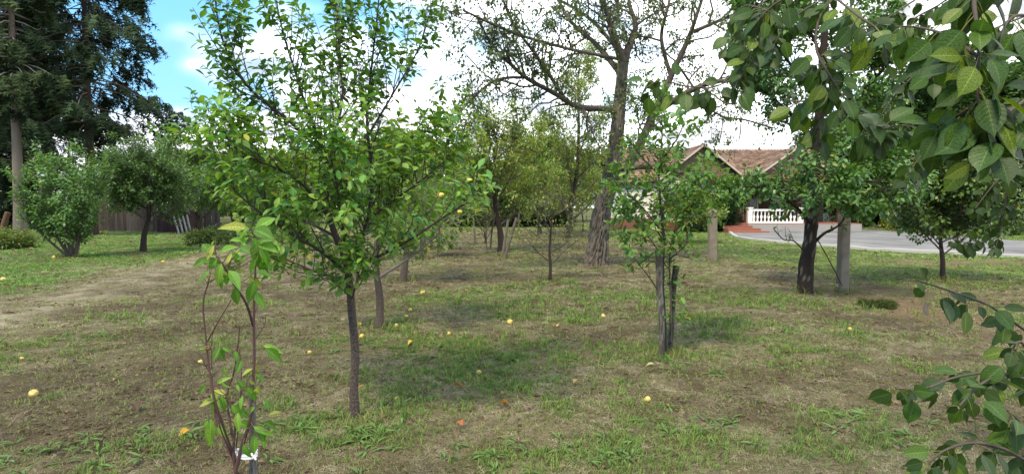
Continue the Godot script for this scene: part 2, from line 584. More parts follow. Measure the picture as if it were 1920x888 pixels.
func build_leaf_meshes() -> void:
	var w := Color(1, 1, 1)
	var plum := [0.0, 0.62, 0.95, 1.0, 0.66, 0.0]
	var pear := [0.0, 0.45, 0.74, 0.91, 0.99, 1.0, 0.96, 0.88, 0.74, 0.52, 0.2, 0.05, 0.0]
	var lance := [0.0, 0.55, 0.95, 1.0, 0.8, 0.45, 0.0]
	LM.plum = [leaf_mesh(plum, 0.27, 0.12, 0.3, 0.16, w, M.leaf, 4), leaf_mesh(plum, 0.25, 0.12, 0.5, -0.1, w, M.leaf, 4)]
	LM.small = [leaf_mesh(plum, 0.28, 0.15, 0.3, 0.1, w, M.leaf, 2)]
	LM.lance = [leaf_mesh(lance, 0.15, 0.06, 0.35, 0.3, w, M.leaf, 3)]
	LM.dark = [leaf_mesh(plum, 0.30, 0.2, 0.25, 0.12, w, M.gloss, 3)]
	LM.plum_near = []
	for k in 6:
		var c: Color = [Color(0.055, 0.15, 0.03), Color(0.08, 0.21, 0.04), Color(0.11, 0.25, 0.045), Color(0.06, 0.17, 0.05), Color(0.13, 0.27, 0.05), Color(0.045, 0.12, 0.03)][k]
		LM.plum_near.append(leaf_mesh(plum, rr(0.22, 0.29), 0.13, rr(0.2, 0.6), rr(-0.15, 0.3), c * 1.4, M.leaf, 5))
	LM.sap_near = []
	for k in 5:
		var c: Color = [Color(0.07, 0.18, 0.035), Color(0.1, 0.24, 0.045), Color(0.15, 0.3, 0.05), Color(0.06, 0.15, 0.035), Color(0.2, 0.32, 0.06)][k]
		LM.sap_near.append(leaf_mesh(plum, rr(0.22, 0.3), 0.15, rr(0.2, 0.5), rr(-0.05, 0.3), c, M.leaf, 5))
	LM.peach_near = []
	for k in 6:
		var c: Color = [Color(0.10, 0.28, 0.04), Color(0.17, 0.38, 0.06), Color(0.13, 0.32, 0.05), Color(0.22, 0.42, 0.08), Color(0.10, 0.24, 0.04), Color(0.32, 0.4, 0.09)][k]
		LM.peach_near.append(leaf_mesh(lance, rr(0.17, 0.24), 0.08, rr(0.3, 0.6), rr(0.15, 0.8), c * 2.1, M.peach, 8, 1.1, 0.012, Color(0.3, 0.3, 0.1), rr(-0.2, 0.2)))
	LM.pear_near = []
	for k in 9:
		var c: Color = [Color(0.035, 0.09, 0.032), Color(0.05, 0.125, 0.038), Color(0.065, 0.15, 0.04), Color(0.03, 0.075, 0.03), Color(0.05, 0.12, 0.045), Color(0.11, 0.2, 0.04), Color(0.04, 0.1, 0.04), Color(0.1, 0.18, 0.045), Color(0.05, 0.12, 0.045)][k]
		LM.pear_near.append(leaf_mesh(pear, rr(0.27, 0.36), rr(0.35, 0.6), rr(0.03, 0.25), rr(-0.1, 0.4), Color(c.r * 2.5, c.g * 2.3, c.b * 1.7), M.pear, 12, 1.1, rr(0.006, 0.016), Color(0.4, 0.5, 0.14), rr(-0.12, 0.12)))
	LM.pear_rest = leaf_mesh(pear, 0.32, 0.45, 0.15, 0.2, Color(1.45, 1.45, 1.45), M.pear, 8, 1.1, 0.01, Color(3.0, 3.4, 1.6))
	LM.cluster = cluster_mesh(16, 0.55, 0.24, M.matt)
	LM.cluster_fine = cluster_mesh(26, 0.42, 0.25, M.matt)
	LM.shrub = cluster_mesh(30, 0.4, 0.14, M.matt)
	# spruce spray: a hanging twig with ragged needles
	var g := Geo.new()
	for k in 34:
		var t := rr(0.0, 1.0)
		var p := Vector3(rr(-0.03, 0.03), -0.25 * t * t + rr(-0.04, 0.02), -t)
		var side := -1.0 if k % 2 else 1.0
		var d := Vector3(side * rr(0.4, 1.0), rr(-0.9, 0.15), rr(-0.9, 0.1)).normalized() * rr(0.16, 0.34)
		var wv := Vector3(0.02, 0.01, 0.05) * rr(0.5, 1.2)
		var sh := rr(0.7, 1.3)
		var col := Color(sh, sh, sh)
		var a := g.add(p - wv, Vector3.UP, col)
		var b := g.add(p + d, Vector3.UP, col)
		var e := g.add(p + wv, Vector3.UP, col)
		g.tri(a, b, e)
	g.smooth()
	LM.spray = g.mesh(M.needle)

# ---------------------------------------------------------------- ground cover
func tuft_mesh(blades: int, tall: float, wide: float, lie: float) -> ArrayMesh:
	var g := Geo.new()
	for k in blades:
		var a := rr(0, TAU)
		var o := Vector3(cos(a), 0, sin(a)) * rr(0, 1.0) * (0.5 + lie)
		var b := rr(0, TAU)
		var lean := Vector3(cos(b), 0, sin(b))
		var h := tall * rr(0.5, 1.2)
		var side := Vector3(-lean.z, 0, lean.x) * wide * rr(0.7, 1.3)
		var m := o + lean * h * lerpf(0.2, 0.6, lie) + Vector3.UP * h * lerpf(0.65, 0.12, lie)
		var e := o + lean * h * lerpf(0.55, 1.1, lie) + Vector3.UP * h * lerpf(0.95, 0.02, lie)
		var sh := rr(0.75, 1.25)
		var col := Color(sh, sh * rr(0.94, 1.06), sh * rr(0.9, 1.05))
		var p := g.add(o - side, Vector3.UP, col)
		var q := g.add(o + side, Vector3.UP, col)
		var r := g.add(m - side * 0.8, Vector3.UP, col)
		var s := g.add(m + side * 0.8, Vector3.UP, col)
		var t := g.add(e, Vector3.UP, col)
		g.quad(p, r, s, q)
		g.tri(r, t, s)
	g.smooth()
	return g.mesh(M.grass)

func build_ground_cover() -> void:
	var green := Leaves.new()
	var tall := Leaves.new()
	var straw := Leaves.new()
	var crumbs := Leaves.new()
	var weeds := Leaves.new()
	var bands := [[2.3, 4.5, 1250.0, 0.034], [4.5, 7.0, 620.0, 0.045], [7.0, 11.0, 230.0, 0.065], [11.0, 18.0, 85.0, 0.1], [18.0, 30.0, 32.0, 0.15], [30.0, 48.0, 11.0, 0.22]]
	for b in bands:
		var lo: float = b[0]
		var hi: float = b[1]
		var w := 1.0 * hi + 1.2
		var n := int((hi - lo) * 2.0 * w * b[2])
		for k in n:
			var d := rr(lo, hi)
			var x := rr(-w, w)
			if absf(x) > 1.0 * d + 1.2: continue
			if x > 9.0 and d > 17.0 and on_drive(Vector2(x, -d)): continue
			var q := zones(x, -d)
			var p := Vector3(x, height(x, -d) - 0.002, -d)
			var s: float = (b[3] as float) * rr(0.6, 1.4)
			var g: float = maxf(q.green, q.lush)
			var pick := rng.randf()
			if rng.randf() < q.soil * 0.9 or rng.randf() < q.track * 0.85: continue
			var turn := Basis.from_euler(Vector3(rr(-0.2, 0.2), rr(0, TAU), rr(-0.2, 0.2)))
			if pick < 0.2 + 0.78 * g:
				var v := rr(0.7, 1.25)
				var col := Color(0.11, 0.2, 0.05).lerp(Color(0.23, 0.3, 0.09), rng.randf())
				if q.left > 0.3: col = Color(0.11, 0.25, 0.06).lerp(Color(0.21, 0.32, 0.085), rng.randf())
				elif q.green > 0.3: col = Color(0.13, 0.23, 0.055).lerp(Color(0.24, 0.33, 0.09), rng.randf())
				if g < 0.3: col = col.lerp(Color(0.22, 0.21, 0.1), rr(0.1, 0.9))
				var l := tall if g > 0.35 and d < 12.0 and rng.randf() < 0.45 else green
				l.x.append(Transform3D(turn.scaled_local(Vector3(s, s * rr(0.6, 1.2) * (1.0 if d < 10.0 else 0.55), s)), p))
				l.c.append(Color(col.r * v, col.g * v, col.b * v))
			elif pick < 0.93:
				var v := rr(0.55, 1.3)
				var col := Color(0.43, 0.385, 0.265).lerp(Color(0.18, 0.145, 0.1), clampf(rng.randf() * 0.5 + q.dark * 0.75, 0, 1))
				straw.x.append(Transform3D(turn.scaled_local(Vector3.ONE * s), p))
				straw.c.append(Color(col.r * v, col.g * v, col.b * v))
			else:
				var col := Color(0.11, 0.075, 0.05).lerp(Color(0.36, 0.27, 0.15), rng.randf() * rng.randf())
				crumbs.x.append(Transform3D(Basis.from_euler(rvec() * 0.6 + Vector3(0, rr(0, TAU), 0)).scaled_local(Vector3.ONE * s * rr(0.5, 1.1)), p + Vector3.UP * 0.012))
				crumbs.c.append(col)
	for k in 330:       # broad-leaved weeds in the greener places near by
		var p: Array = patches[rng.randi() % patches.size()]
		var x: float = p[0] + rng.randfn() * p[2] * 0.6
		var z: float = p[1] + rng.randfn() * p[2] * 0.5
		for j in 7:
			var a := rr(0, TAU)
			weeds.x.append(Transform3D(Basis.from_euler(Vector3(rr(0.1, 0.7), a, rr(-0.3, 0.3))).scaled_local(Vector3.ONE * rr(0.05, 0.1)), Vector3(x, height(x, z) + 0.005, z)))
			var v := rr(0.8, 1.3)
			weeds.c.append(Color(0.11 * v, 0.2 * v, 0.055 * v))
	for q: Vector3 in bases:      # longer grass that the mower leaves round trunks and posts
		for k in 34:
			var a := rr(0, TAU)
			var r := 0.05 + absf(rng.randfn()) * 0.16
			var p := Vector3(q.x + cos(a) * r, 0, q.z + sin(a) * r)
			p.y = height(p.x, p.z) - 0.003
			var s := rr(0.04, 0.085) * (1.0 if q.z > -10.0 else 1.5)
			var l := tall if k % 2 else straw
			l.x.append(Transform3D(Basis.from_euler(Vector3(rr(-0.3, 0.3), rr(0, TAU), rr(-0.3, 0.3))).scaled_local(Vector3.ONE * s), p))
			l.c.append(Color(0.12, 0.19, 0.05).lerp(Color(0.28, 0.27, 0.1), rng.randf()) if k % 2 else Color(0.3, 0.24, 0.15))
	for k in 150:       # little drifts of dead leaves and clods on the worn ground
		var d := rr(2.6, 12.0)
		var x := rr(-1.0, 1.0) * d if k % 3 == 0 else rr(-1.0, -0.3) * d
		var cx := rr(0.04, 0.16)
		for j in int(rr(6, 20)):
			var q := Vector3(x + rng.randfn() * cx * 1.5, 0, -d + rng.randfn() * cx * 0.8)
			q.y = height(q.x, q.z) + 0.012
			crumbs.x.append(Transform3D(Basis.from_euler(rvec() * 0.7 + Vector3(0, rr(0, TAU), 0)).scaled_local(Vector3.ONE * rr(0.02, 0.055)), q))
			crumbs.c.append(Color(0.085, 0.062, 0.045).lerp(Color(0.2, 0.15, 0.1), rng.randf()))
	many(self, "short_grass", tuft_mesh(10, 0.9, 0.045, 0.35), green)
	many(self, "longer_grass", tuft_mesh(9, 1.5, 0.05, 0.1), tall)
	many(self, "dry_grass_clippings", tuft_mesh(11, 1.1, 0.035, 0.95), straw)
	var curl := leaf_mesh([0.0, 0.7, 1.0, 0.8, 0.0], 0.32, 0.1, 0.9, 0.4, Color(1, 1, 1), M.grass, 3)
	many(self, "dead_leaf_litter", curl, crumbs)
	many(self, "weed_leaves", leaf_mesh([0.0, 0.5, 0.8, 1.0, 0.6, 0.0], 0.11, 0.2, 0.4, 0.45, Color(1, 1, 1), M.grass, 4), weeds)

# ---------------------------------------------------------------- trees
func in_view(p: Vector3) -> bool:
	var q := (p - Vector3(0, EYE, 0)).rotated(Vector3.RIGHT, PITCH)
	return q.z < -0.2 and absf(q.x) < -q.z * 0.89 and absf(q.y) < -q.z * 0.42

func near_leaves(parent: Node3D, l: Leaves, variants: Array, rest: ArrayMesh, limit: int) -> void:
	var order := []
	for k in l.x.size():
		var p := l.x[k].origin + parent.position
		var s: float = l.x[k].basis.x.length() / p.distance_to(Vector3(0, EYE, 0))
		order.append([s if in_view(p) else s * 0.01, k])
	order.sort_custom(func(a, b): return a[0] > b[0])
	var others := Leaves.new()
	for j in order.size():
		var k: int = order[j][1]
		if j < limit:
			var o := MeshInstance3D.new()
			o.name = numbered(parent, "leaf")
			o.mesh = variants[rng.randi() % variants.size()]
			o.transform = l.x[k]
			parent.add_child(o, true)
		else:
			others.x.append(l.x[k])
			others.c.append(l.c[k])
	if others.x.size(): many(parent, "foliage", rest, others)

func opts(a: Color, b: Color, more := {}) -> Dictionary:
	var o := {"a": a, "b": b, "bark": Color(0.1, 0.08, 0.065), "wiggle": 0.18, "up": 0.5, "branch": 4.0, "leaf": 0.07, "gap": 0.03, "droop": 0.25, "len": 0.5, "levels": 1, "leaf_level": 1, "seg": 0.12}
	o.merge(more, true)
	return o

# A smaller orchard tree grown by rule: a trunk, limbs that fork from its top, shoots with leaves.
func orchard_tree(label: String, base: Vector3, top: Vector3, clear: float, r: float, n_limbs: int, reach: float, rise: float, o: Dictionary, group := "", called := "fruit_tree") -> Node3D:
	var t := thing(called, label, "tree", base, group)
	var g := Geo.new()
	var b := Geo.new()
	var l := Leaves.new()
	var up := top - base
	var mid := up * 0.5 + Vector3(rr(-0.05, 0.05), 0, rr(-0.05, 0.05)) * up.length()
	var trunk := spline([Vector3(0, -0.05, 0), up * 0.2, mid, up], 5)
	var rad := tapered(trunk.size(), r, r * 0.35, 0.35)
	tube(g, trunk, rad, 10, o.bark, 0.15, true)
	for k in n_limbs:
		var f := lerpf(clear, 1.0, (k + 0.5 * rng.randf()) / n_limbs) * (trunk.size() - 1)
		var j := mini(int(f), trunk.size() - 2)
		var p := trunk[j].lerp(trunk[j + 1], f - j)
		var a := 2.4 * k + rr(-0.3, 0.3)
		var len := reach * rr(0.7, 1.15) * (1.15 - 0.45 * float(k) / n_limbs)
		var d := Vector3(cos(a), rise * rr(0.6, 1.4), sin(a)).normalized()
		var q := p + d * len * 0.5 + Vector3.UP * len * 0.05 + rvec() * len * 0.06
		var e := p + d * len + Vector3.UP * len * 0.2 * (rise + 0.2) + rvec() * len * 0.12
		limb(b, l, [p, q, e], rad[j] * 0.55, 0.006, o, int(o.get("shoots", 9)), 0.2, 6)
	limb(b, l, [up * 0.9, up * 1.05 + rvec() * 0.1, up * 1.2 + rvec() * 0.2], rad[-1], 0.006, o, int(o.get("shoots", 9)), 0.1, 6)
	part(t, "trunk", g, M.bark)
	part(t, "branches", b, M.twig, true)
	if l.x.size(): many(t, "crown", o.get("mesh", LM.small[0]), l)
	return t

# A tree far off: trunk, limbs out to clumps of leaves.
func far_tree(label: String, base: Vector3, tall: float, wide: float, low: float, clumps: int, o: Dictionary, group := "", called := "tree") -> Node3D:
	var t := thing(called, label, "tree", base, group)
	var g := Geo.new()
	var l := Leaves.new()
	var r: float = o.get("trunk", tall * 0.022)
	var top := Vector3(rr(-0.05, 0.05) * tall, tall * 0.85, rr(-0.05, 0.05) * tall)
	tube(g, spline([Vector3(0, -0.1, 0), top * 0.4 + rvec() * 0.03 * tall, top], 5), tapered(11, r, r * 0.25, 0.4), 8, o.bark, 0.2)
	var mid := (low + tall) / 2
	var cr: float = o.get("clump", wide * 0.17)
	for c: Vector3 in crown(l, Vector3(0, mid, 0), Vector3(wide / 2, (tall - low) / 2, wide / 2), clumps, int(o.get("each", 26)), cr, o.get("s", 0.4), o):
		var from := top * clampf(c.y / tall - 0.2, 0.12, 0.85)
		tube(g, spline([from, from.lerp(c, 0.5) + Vector3.UP * 0.05 * tall * rr(-0.5, 1), c], 3), tapered(7, r * 0.3, 0.012), 4, o.bark)
	part(t, "trunk", g, M.bark)
	many(t, "crown", o.get("mesh", LM.cluster), l)
	return t

func spruce(label: String, base: Vector3, tall: float, low: float, reach: float, r: float, o: Dictionary, group := "") -> Node3D:
	var t := thing("spruce_tree", label, "tree", base, group)
	var g := Geo.new()
	var b := Geo.new()
	var l := Leaves.new()
	var axis := spline([Vector3(0, -0.1, 0), Vector3(rr(-0.1, 0.1), tall * 0.5, rr(-0.1, 0.1)), Vector3(0, tall, 0)], 8)
	tube(g, axis, tapered(axis.size(), r, 0.03, 0.3), 12, o.bark, 0.12)
	var y := low
	while y < minf(tall - 0.3, o.get("stop", 99.0)):
		var f := 1.0 - y / tall
		var n := 6
		for k in n:
			var a := rr(0, TAU)
			var len := reach * pow(f, 0.75) * rr(0.6, 1.2) * minf(1.0, 0.55 + (y - low) * 0.35)
			var dir := Vector3(cos(a), 0, sin(a))
			var yy := y + rr(-0.3, 0.3)
			var p0 := Vector3(0, yy, 0)
			var bough := spline([p0, p0 + dir * len * 0.45 + Vector3.DOWN * len * 0.10, p0 + dir * len * 0.8 + Vector3.DOWN * len * 0.28, p0 + dir * len + Vector3.DOWN * len * 0.24], 3)
			tube(b, bough, tapered(bough.size(), 0.05 * f + 0.015, 0.008), 4, o.bark)
			var v := rr(0.75, 1.25)
			var steps := int(len * 8.0)
			for s in steps:
				var q := sqrt(rr(0.04, 1.0))
				var fk := q * (bough.size() - 1)
				var j := mini(int(fk), bough.size() - 2)
				var side := dir.cross(Vector3.UP) * (-1.0 if s % 2 else 1.0)
				var d := (dir * rr(0.2, 0.9) + side * rr(0.3, 1.0) + Vector3.DOWN * rr(0.25, 1.3)).normalized()
				put_leaf(l, bough[j].lerp(bough[j + 1], fk - j), d, Vector3.UP + rvec() * 0.3, rr(0.45, 1.0) * (o.get("spray", 1.0) as float), Color(0, 0, 0))
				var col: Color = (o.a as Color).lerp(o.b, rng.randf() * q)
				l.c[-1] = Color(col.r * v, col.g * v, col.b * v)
		y += rr(0.3, 0.5)
	part(t, "trunk", g, M.bark)
	part(t, "boughs", b, M.twig, true)
	many(t, "needles", LM.spray, l)
	return t

func build_plum() -> void:
	var base := on_ground(666, 787)
	var t := thing("fruit_tree", "young green leafy fruit tree with slim dark trunk nearest the camera", "tree", base)
	var o := opts(Color(0.10, 0.205, 0.04), Color(0.23, 0.38, 0.06), {"bark": Color(0.062, 0.048, 0.042), "leaf": 0.075, "gap": 0.02, "len": 0.5, "branch": 6.0, "yellow": 0.015, "twig_r": 0.006, "rise": 0.7, "up": 0.8})
	var up := opts(Color(0.075, 0.175, 0.045), Color(0.16, 0.3, 0.06), {"bark": Color(0.055, 0.043, 0.04), "leaf": 0.072, "gap": 0.024, "len": 0.52, "branch": 5.0, "up": 0.8, "twig_r": 0.006, "rise": 0.5})  # backlit look against the sky put into the colour of the upper leaves
	var g := Geo.new()
	var l := Leaves.new()
	var trunk := spline(px_points([[667, 800, 4.36], [663, 730, 4.36], [666, 660, 4.37], [660, 590, 4.35], [654, 520, 4.35], [646, 478, 4.35]], base), 6)
	tube(g, trunk, tapered(trunk.size(), 0.034, 0.028, 0.45), 14, Color(0.17, 0.14, 0.13), 0.1)
	part(t, "trunk", g, M.bark)
	for s in [
		[[[646, 480, 4.35], [625, 432, 4.32], [612, 380, 4.3], [607, 330, 4.35], [603, 272, 4.4], [575, 205, 4.45], [555, 140, 4.5], [530, 60, 4.5], [505, -60, 4.5]], 0.028, 20, 0],
		[[[650, 480, 4.35], [668, 455, 4.4], [686, 425, 4.5], [698, 340, 4.6], [688, 230, 4.6], [697, 120, 4.65], [708, 20, 4.7], [714, -60, 4.7]], 0.022, 24, 0],
		[[[656, 500, 4.35], [705, 482, 4.2], [760, 454, 4.1], [830, 408, 4.0], [892, 370, 3.95]], 0.016, 9, 1],
		[[[655, 515, 4.35], [600, 470, 4.1], [545, 438, 3.95], [470, 385, 3.8], [412, 330, 3.75]], 0.016, 15, 1],
		[[[656, 525, 4.35], [600, 512, 4.5], [545, 490, 4.6], [500, 470, 4.7]], 0.012, 9, 1],
		[[[614, 400, 4.3], [560, 340, 4.05], [480, 300, 3.85], [400, 285, 3.75]], 0.014, 15, 1],
		[[[604, 285, 4.4], [540, 225, 4.3], [462, 160, 4.2], [415, 70, 4.1], [400, -30, 4.1]], 0.014, 17, 0],
		[[[605, 300, 4.4], [520, 300, 4.6], [440, 265, 4.7], [365, 245, 4.75]], 0.012, 14, 0],
		[[[648, 475, 4.35], [640, 405, 4.0], [630, 340, 3.8], [618, 290, 3.7]], 0.013, 15, 1],
		[[[655, 470, 4.4], [720, 385, 4.8], [785, 300, 5.0], [835, 215, 5.1]], 0.014, 17, 1],
		[[[690, 410, 4.5], [745, 370, 4.3], [800, 330, 4.2], [845, 290, 4.2]], 0.013, 15, 1],
		[[[692, 250, 4.6], [740, 170, 4.7], [785, 90, 4.8], [812, 0, 4.9]], 0.011, 13, 0],
		[[[606, 310, 4.35], [640, 200, 4.2], [635, 90, 4.2], [630, -20, 4.2]], 0.012, 17, 0],
		[[[660, 560, 4.36], [664, 545, 4.2], [672, 520, 4.1], [690, 500, 4.05]], 0.008, 8, 1],
		[[[658, 545, 4.36], [640, 540, 4.25], [625, 530, 4.15]], 0.008, 5, 1],
		[[[640, 450, 4.33], [560, 410, 4.5], [480, 400, 4.75], [430, 370, 4.9]], 0.012, 14, 1],
	]:
		var b := Geo.new()
		limb(b, l, px_points(s[0], base), s[1], 0.004, o if s[3] else up, int(s[2] * (1.5 if s[3] else 1.9)), 0.14)
		part(t, "limb", b, M.twig)
	near_leaves(t, l, LM.plum_near, LM.plum[0], 300)

func build_walnut() -> void:
	var base := on_ground(1118, 495)
	var t := thing("walnut_tree", "big old tree with furrowed bark and thinning high crown", "tree", base)
	var g := Geo.new()
	var l := Leaves.new()
	var d := 16.2
	# trunk with furrowed plates of bark
	var trunk := spline(px_points([[1116, 500, d], [1121, 455, d], [1128, 400, d], [1142, 345, d], [1153, 290, d], [1159, 225, d], [1164, 170, d], [1169, 110, d]], base), 26)
	var rad := tapered(trunk.size(), 0.27, 0.135, 0.3)
	var sides := 72
	for k in trunk.size():
		for s in sides:
			var a := TAU * s / sides
			var dir := Vector3(cos(a), 0, -sin(a))
			var f := 1.0 - absf(n_fine.get_noise_3d(dir.x * 55, trunk[k].y * 24, dir.z * 55)) * 2.6
			var f2 := n_fine.get_noise_3d(dir.x * 130, trunk[k].y * 70, dir.z * 130)
			var rough := lerpf(1.0, 0.35, float(k) / trunk.size())
			var r := rad[k] * (1.0 + rough * (0.2 * clampf(0.6 - f, -0.3, 0.6) * 2.0 + 0.03 * f2)) * (1.0 + 0.10 * cos(a * 3 + 1.0) * exp(-k * 0.06))
			var crack := clampf((f - 0.75) * 4.0, 0, 1) * rough
			g.add(trunk[k] + dir * r, dir, Color(0.28, 0.255, 0.225).lerp(Color(0.055, 0.045, 0.04), crack))
	for k in trunk.size() - 1:
		for s in sides:
			var a := k * sides + s
			var b := k * sides + (s + 1) % sides
			g.quad(a, a + sides, b + sides, b)
	g.smooth()
	part(t, "trunk", g, M.bark)
	var grey := Color(0.2, 0.18, 0.16)
	var o := opts(Color(0.06, 0.12, 0.04), Color(0.12, 0.17, 0.055), {"bark": grey, "leaf": 0.12, "gap": 0.046, "len": 1.5, "branch": 4.6, "levels": 2, "leaf_level": 1, "wiggle": 0.42, "up": 0.1, "seg": 0.2, "droop": 0.35, "twig_r": 0.03, "rise": 0.1, "yellow": 0.1, "ycol": Color(0.25, 0.2, 0.06)})
	for s in [
		[[[1158, 215, d], [1140, 204, d - .2], [1085, 200, d - .6], [1035, 172, d - 1.0], [990, 148, d - 1.4], [955, 118, d - 1.7], [920, 80, d - 2.0], [893, 30, d - 2.2]], 0.10, 12],
		[[[1168, 130, d], [1178, 90, d], [1192, 50, d + .2], [1180, 5, d + .3], [1172, -60, d + .4]], 0.14, 9],
		[[[1168, 120, d], [1150, 60, d - .3], [1132, 0, d - .5], [1120, -80, d - .6]], 0.13, 9],
		[[[1165, 140, d], [1120, 85, d + .5], [1070, 40, d + .9], [1040, -10, d + 1.2], [990, -60, d + 1.4]], 0.09, 12],
		[[[1162, 330, d], [1190, 290, d + .2], [1222, 222, d + .3], [1262, 135, d + .4], [1292, 70, d + .4], [1318, -5, d + .4], [1350, -90, d + .4]], 0.165, 12],
		[[[1258, 140, d + .4], [1240, 70, d + .8], [1255, 0, d + 1.0], [1250, -60, d + 1.2]], 0.07, 9],
		[[[1225, 215, d + .3], [1290, 172, d - .4], [1350, 152, d - .9], [1420, 150, d - 1.4], [1490, 130, d - 1.8]], 0.10, 11],
		[[[1300, 60, d + .4], [1370, 30, d], [1440, 10, d - .4]], 0.06, 8],
		[[[1158, 110, d], [1060, 90, d - 1.2], [960, 60, d - 2.4], [870, 20, d - 3.2]], 0.05, 13],
		[[[1164, 100, d], [1100, 30, d + 1.0], [1010, -20, d + 2], [930, -70, d + 2.5]], 0.06, 9],
		[[[1060, 186, d - .8], [1010, 110, d - 1.4], [960, 40, d - 2], [930, -40, d - 2.4]], 0.05, 11],
		[[[985, 145, d - 1.4], [930, 150, d - 2.0], [880, 190, d - 2.4], [840, 240, d - 2.6]], 0.04, 10],
		[[[1270, 120, d + .4], [1340, 210, d + 1.2], [1400, 225, d + 1.6], [1450, 240, d + 2]], 0.035, 9],
	]:
		var b := Geo.new()
		limb(b, l, px_points(s[0], base), s[1], 0.025, o, int(s[2] * 1.4), 0.2, 10, 0.2)
		part(t, "limb", b, M.bark)
	var dead := opts(Color(0.1, 0.1, 0.05), Color(0.15, 0.13, 0.05), {"bark": Color(0.17, 0.145, 0.13), "leaf": 0.1, "gap": 3.0, "len": 0.5, "levels": 1, "wiggle": 0.35, "up": 0.0, "twig_r": 0.02})
	var b := Geo.new()
	limb(b, l, px_points([[1158, 318, d], [1215, 312, d - .4], [1275, 322, d - .7], [1310, 345, d - .8], [1335, 360, d - .9]], base), 0.09, 0.03, dead, 5, 0.4, 8, 0.35)
	var e := part(t, "limb", b, M.bark)
	e.set_meta("label", "bare dead limb broken off at its end")
	var epi := opts(Color(0.10, 0.18, 0.04), Color(0.2, 0.28, 0.06), {"bark": grey, "leaf": 0.12, "gap": 0.06, "len": 0.7, "branch": 3.0, "twig_r": 0.012, "seg": 0.2})
	b = Geo.new()
	for k in 64:      # water shoots up the trunk
		var p: Vector3 = trunk[int(rr(0.3, 0.98) * (trunk.size() - 1))]
		shoot(b, l, p, Vector3(rr(-1, 1), rr(0.1, 1.0), rr(-0.6, 1)), rr(0.5, 1.0), 0.01, epi, 1)
	part(t, "water_shoots", b, M.twig, true)
	many(t, "crown", LM.small[0], l)

func build_dark_tree() -> void:
	var base := on_ground(1510, 549)
	var t := thing("fruit_tree", "thick dark spotted trunk with dense leaves beside the tall square post", "tree", base)
	var d := 10.7
	var g := Geo.new()
	var l := Leaves.new()
	var trunk := spline(px_points([[1509, 556, d], [1512, 505, d], [1520, 440, d], [1526, 370, d], [1530, 300, d], [1536, 225, d], [1541, 145, d], [1547, 60, d], [1552, -60, d]], base), 8)
	var bark := Color(0.062, 0.05, 0.042)
	tube(g, trunk, tapered(trunk.size(), 0.13, 0.05, 0.3), 20, bark, 0.3)
	for k in g.v.size():      # pale lichen spots
		if n_fine.get_noise_3d(g.v[k].x * 190, g.v[k].y * 150, g.v[k].z * 190) > 0.27 and g.v[k].y < 1.6:
			g.c[k] = Color(0.3, 0.29, 0.25)
	part(t, "trunk", g, M.bark)
	var o := opts(Color(0.055, 0.14, 0.035), Color(0.12, 0.24, 0.05), {"bark": bark, "leaf": 0.105, "gap": 0.024, "len": 0.85, "branch": 7.0, "levels": 1, "twig_r": 0.012, "droop": 0.4, "yellow": 0.02, "ycol": Color(0.38, 0.36, 0.05)})
	var yel := o.duplicate()
	yel.merge({"yellow": 0.6, "len": 0.35}, true)
	var flat := o.duplicate()
	flat.merge({"rise": 0.25, "up": 0.1, "len": 0.42, "droop": 0.15}, true)
	var bare := o.duplicate()
	bare.merge({"gap": 9.0, "len": 0.3}, true)
	for s in [
		[[[1522, 420, d], [1490, 385, d - .4], [1440, 354, d - .8], [1385, 350, d - 1.0]], 0.04, 12, flat],
		[[[1524, 385, d], [1480, 358, d + .4], [1440, 348, d + .6], [1400, 350, d + .8]], 0.035, 10, flat],
		[[[1526, 345, d], [1580, 330, d - .5], [1635, 345, d - .9], [1675, 380, d - 1.1]], 0.04, 15, o],
		[[[1528, 325, d], [1600, 290, d + .5], [1660, 270, d + .9]], 0.035, 16, o],
		[[[1532, 280, d], [1480, 210, d + .3], [1420, 160, d + .6], [1390, 110, d + .8]], 0.035, 18, o],
		[[[1534, 250, d], [1590, 190, d - .4], [1650, 140, d - .7], [1690, 80, d - 1]], 0.04, 18, o],
		[[[1538, 200, d], [1490, 130, d - .4], [1440, 60, d - .7], [1410, -20, d - .9]], 0.035, 17, o],
		[[[1541, 150, d], [1610, 80, d + .6], [1670, 10, d + 1]], 0.035, 16, o],
		[[[1544, 110, d], [1510, 40, d + .5], [1480, -40, d + .7]], 0.03, 15, o],
		[[[1526, 360, d], [1530, 345, d - .9], [1540, 345, d - 1.3]], 0.03, 12, o],
		[[[1528, 430, d], [1500, 400, d + 0.6], [1485, 388, d + 1.1], [1470, 392, d + 1.4]], 0.025, 4, flat],
		[[[1528, 390, d], [1552, 372, d - .3], [1580, 362, d - .5], [1605, 362, d - .6]], 0.02, 8, yel],
		[[[1522, 460, d], [1545, 438, d - .1], [1568, 426, d - .2], [1582, 412, d - .2], [1590, 396, d - .2]], 0.035, 4, bare],
		[[[1512, 475, d], [1490, 452, d - .2], [1470, 449, d - .3], [1452, 430, d - .35]], 0.014, 3, bare],
		[[[1533, 448, d], [1550, 478, d - .3], [1566, 508, d - .4], [1580, 536, d - .5]], 0.010, 1, bare],
	]:
		var b := Geo.new()
		limb(b, l, px_points(s[0], base), s[1], 0.008, s[3], int(s[2] * (2.0 if s[2] > 13 else 1.5 if s[2] > 6 else 1.0)), 0.2, 8)
		part(t, "limb", b, M.bark)
	many(t, "crown", LM.dark[0], l)

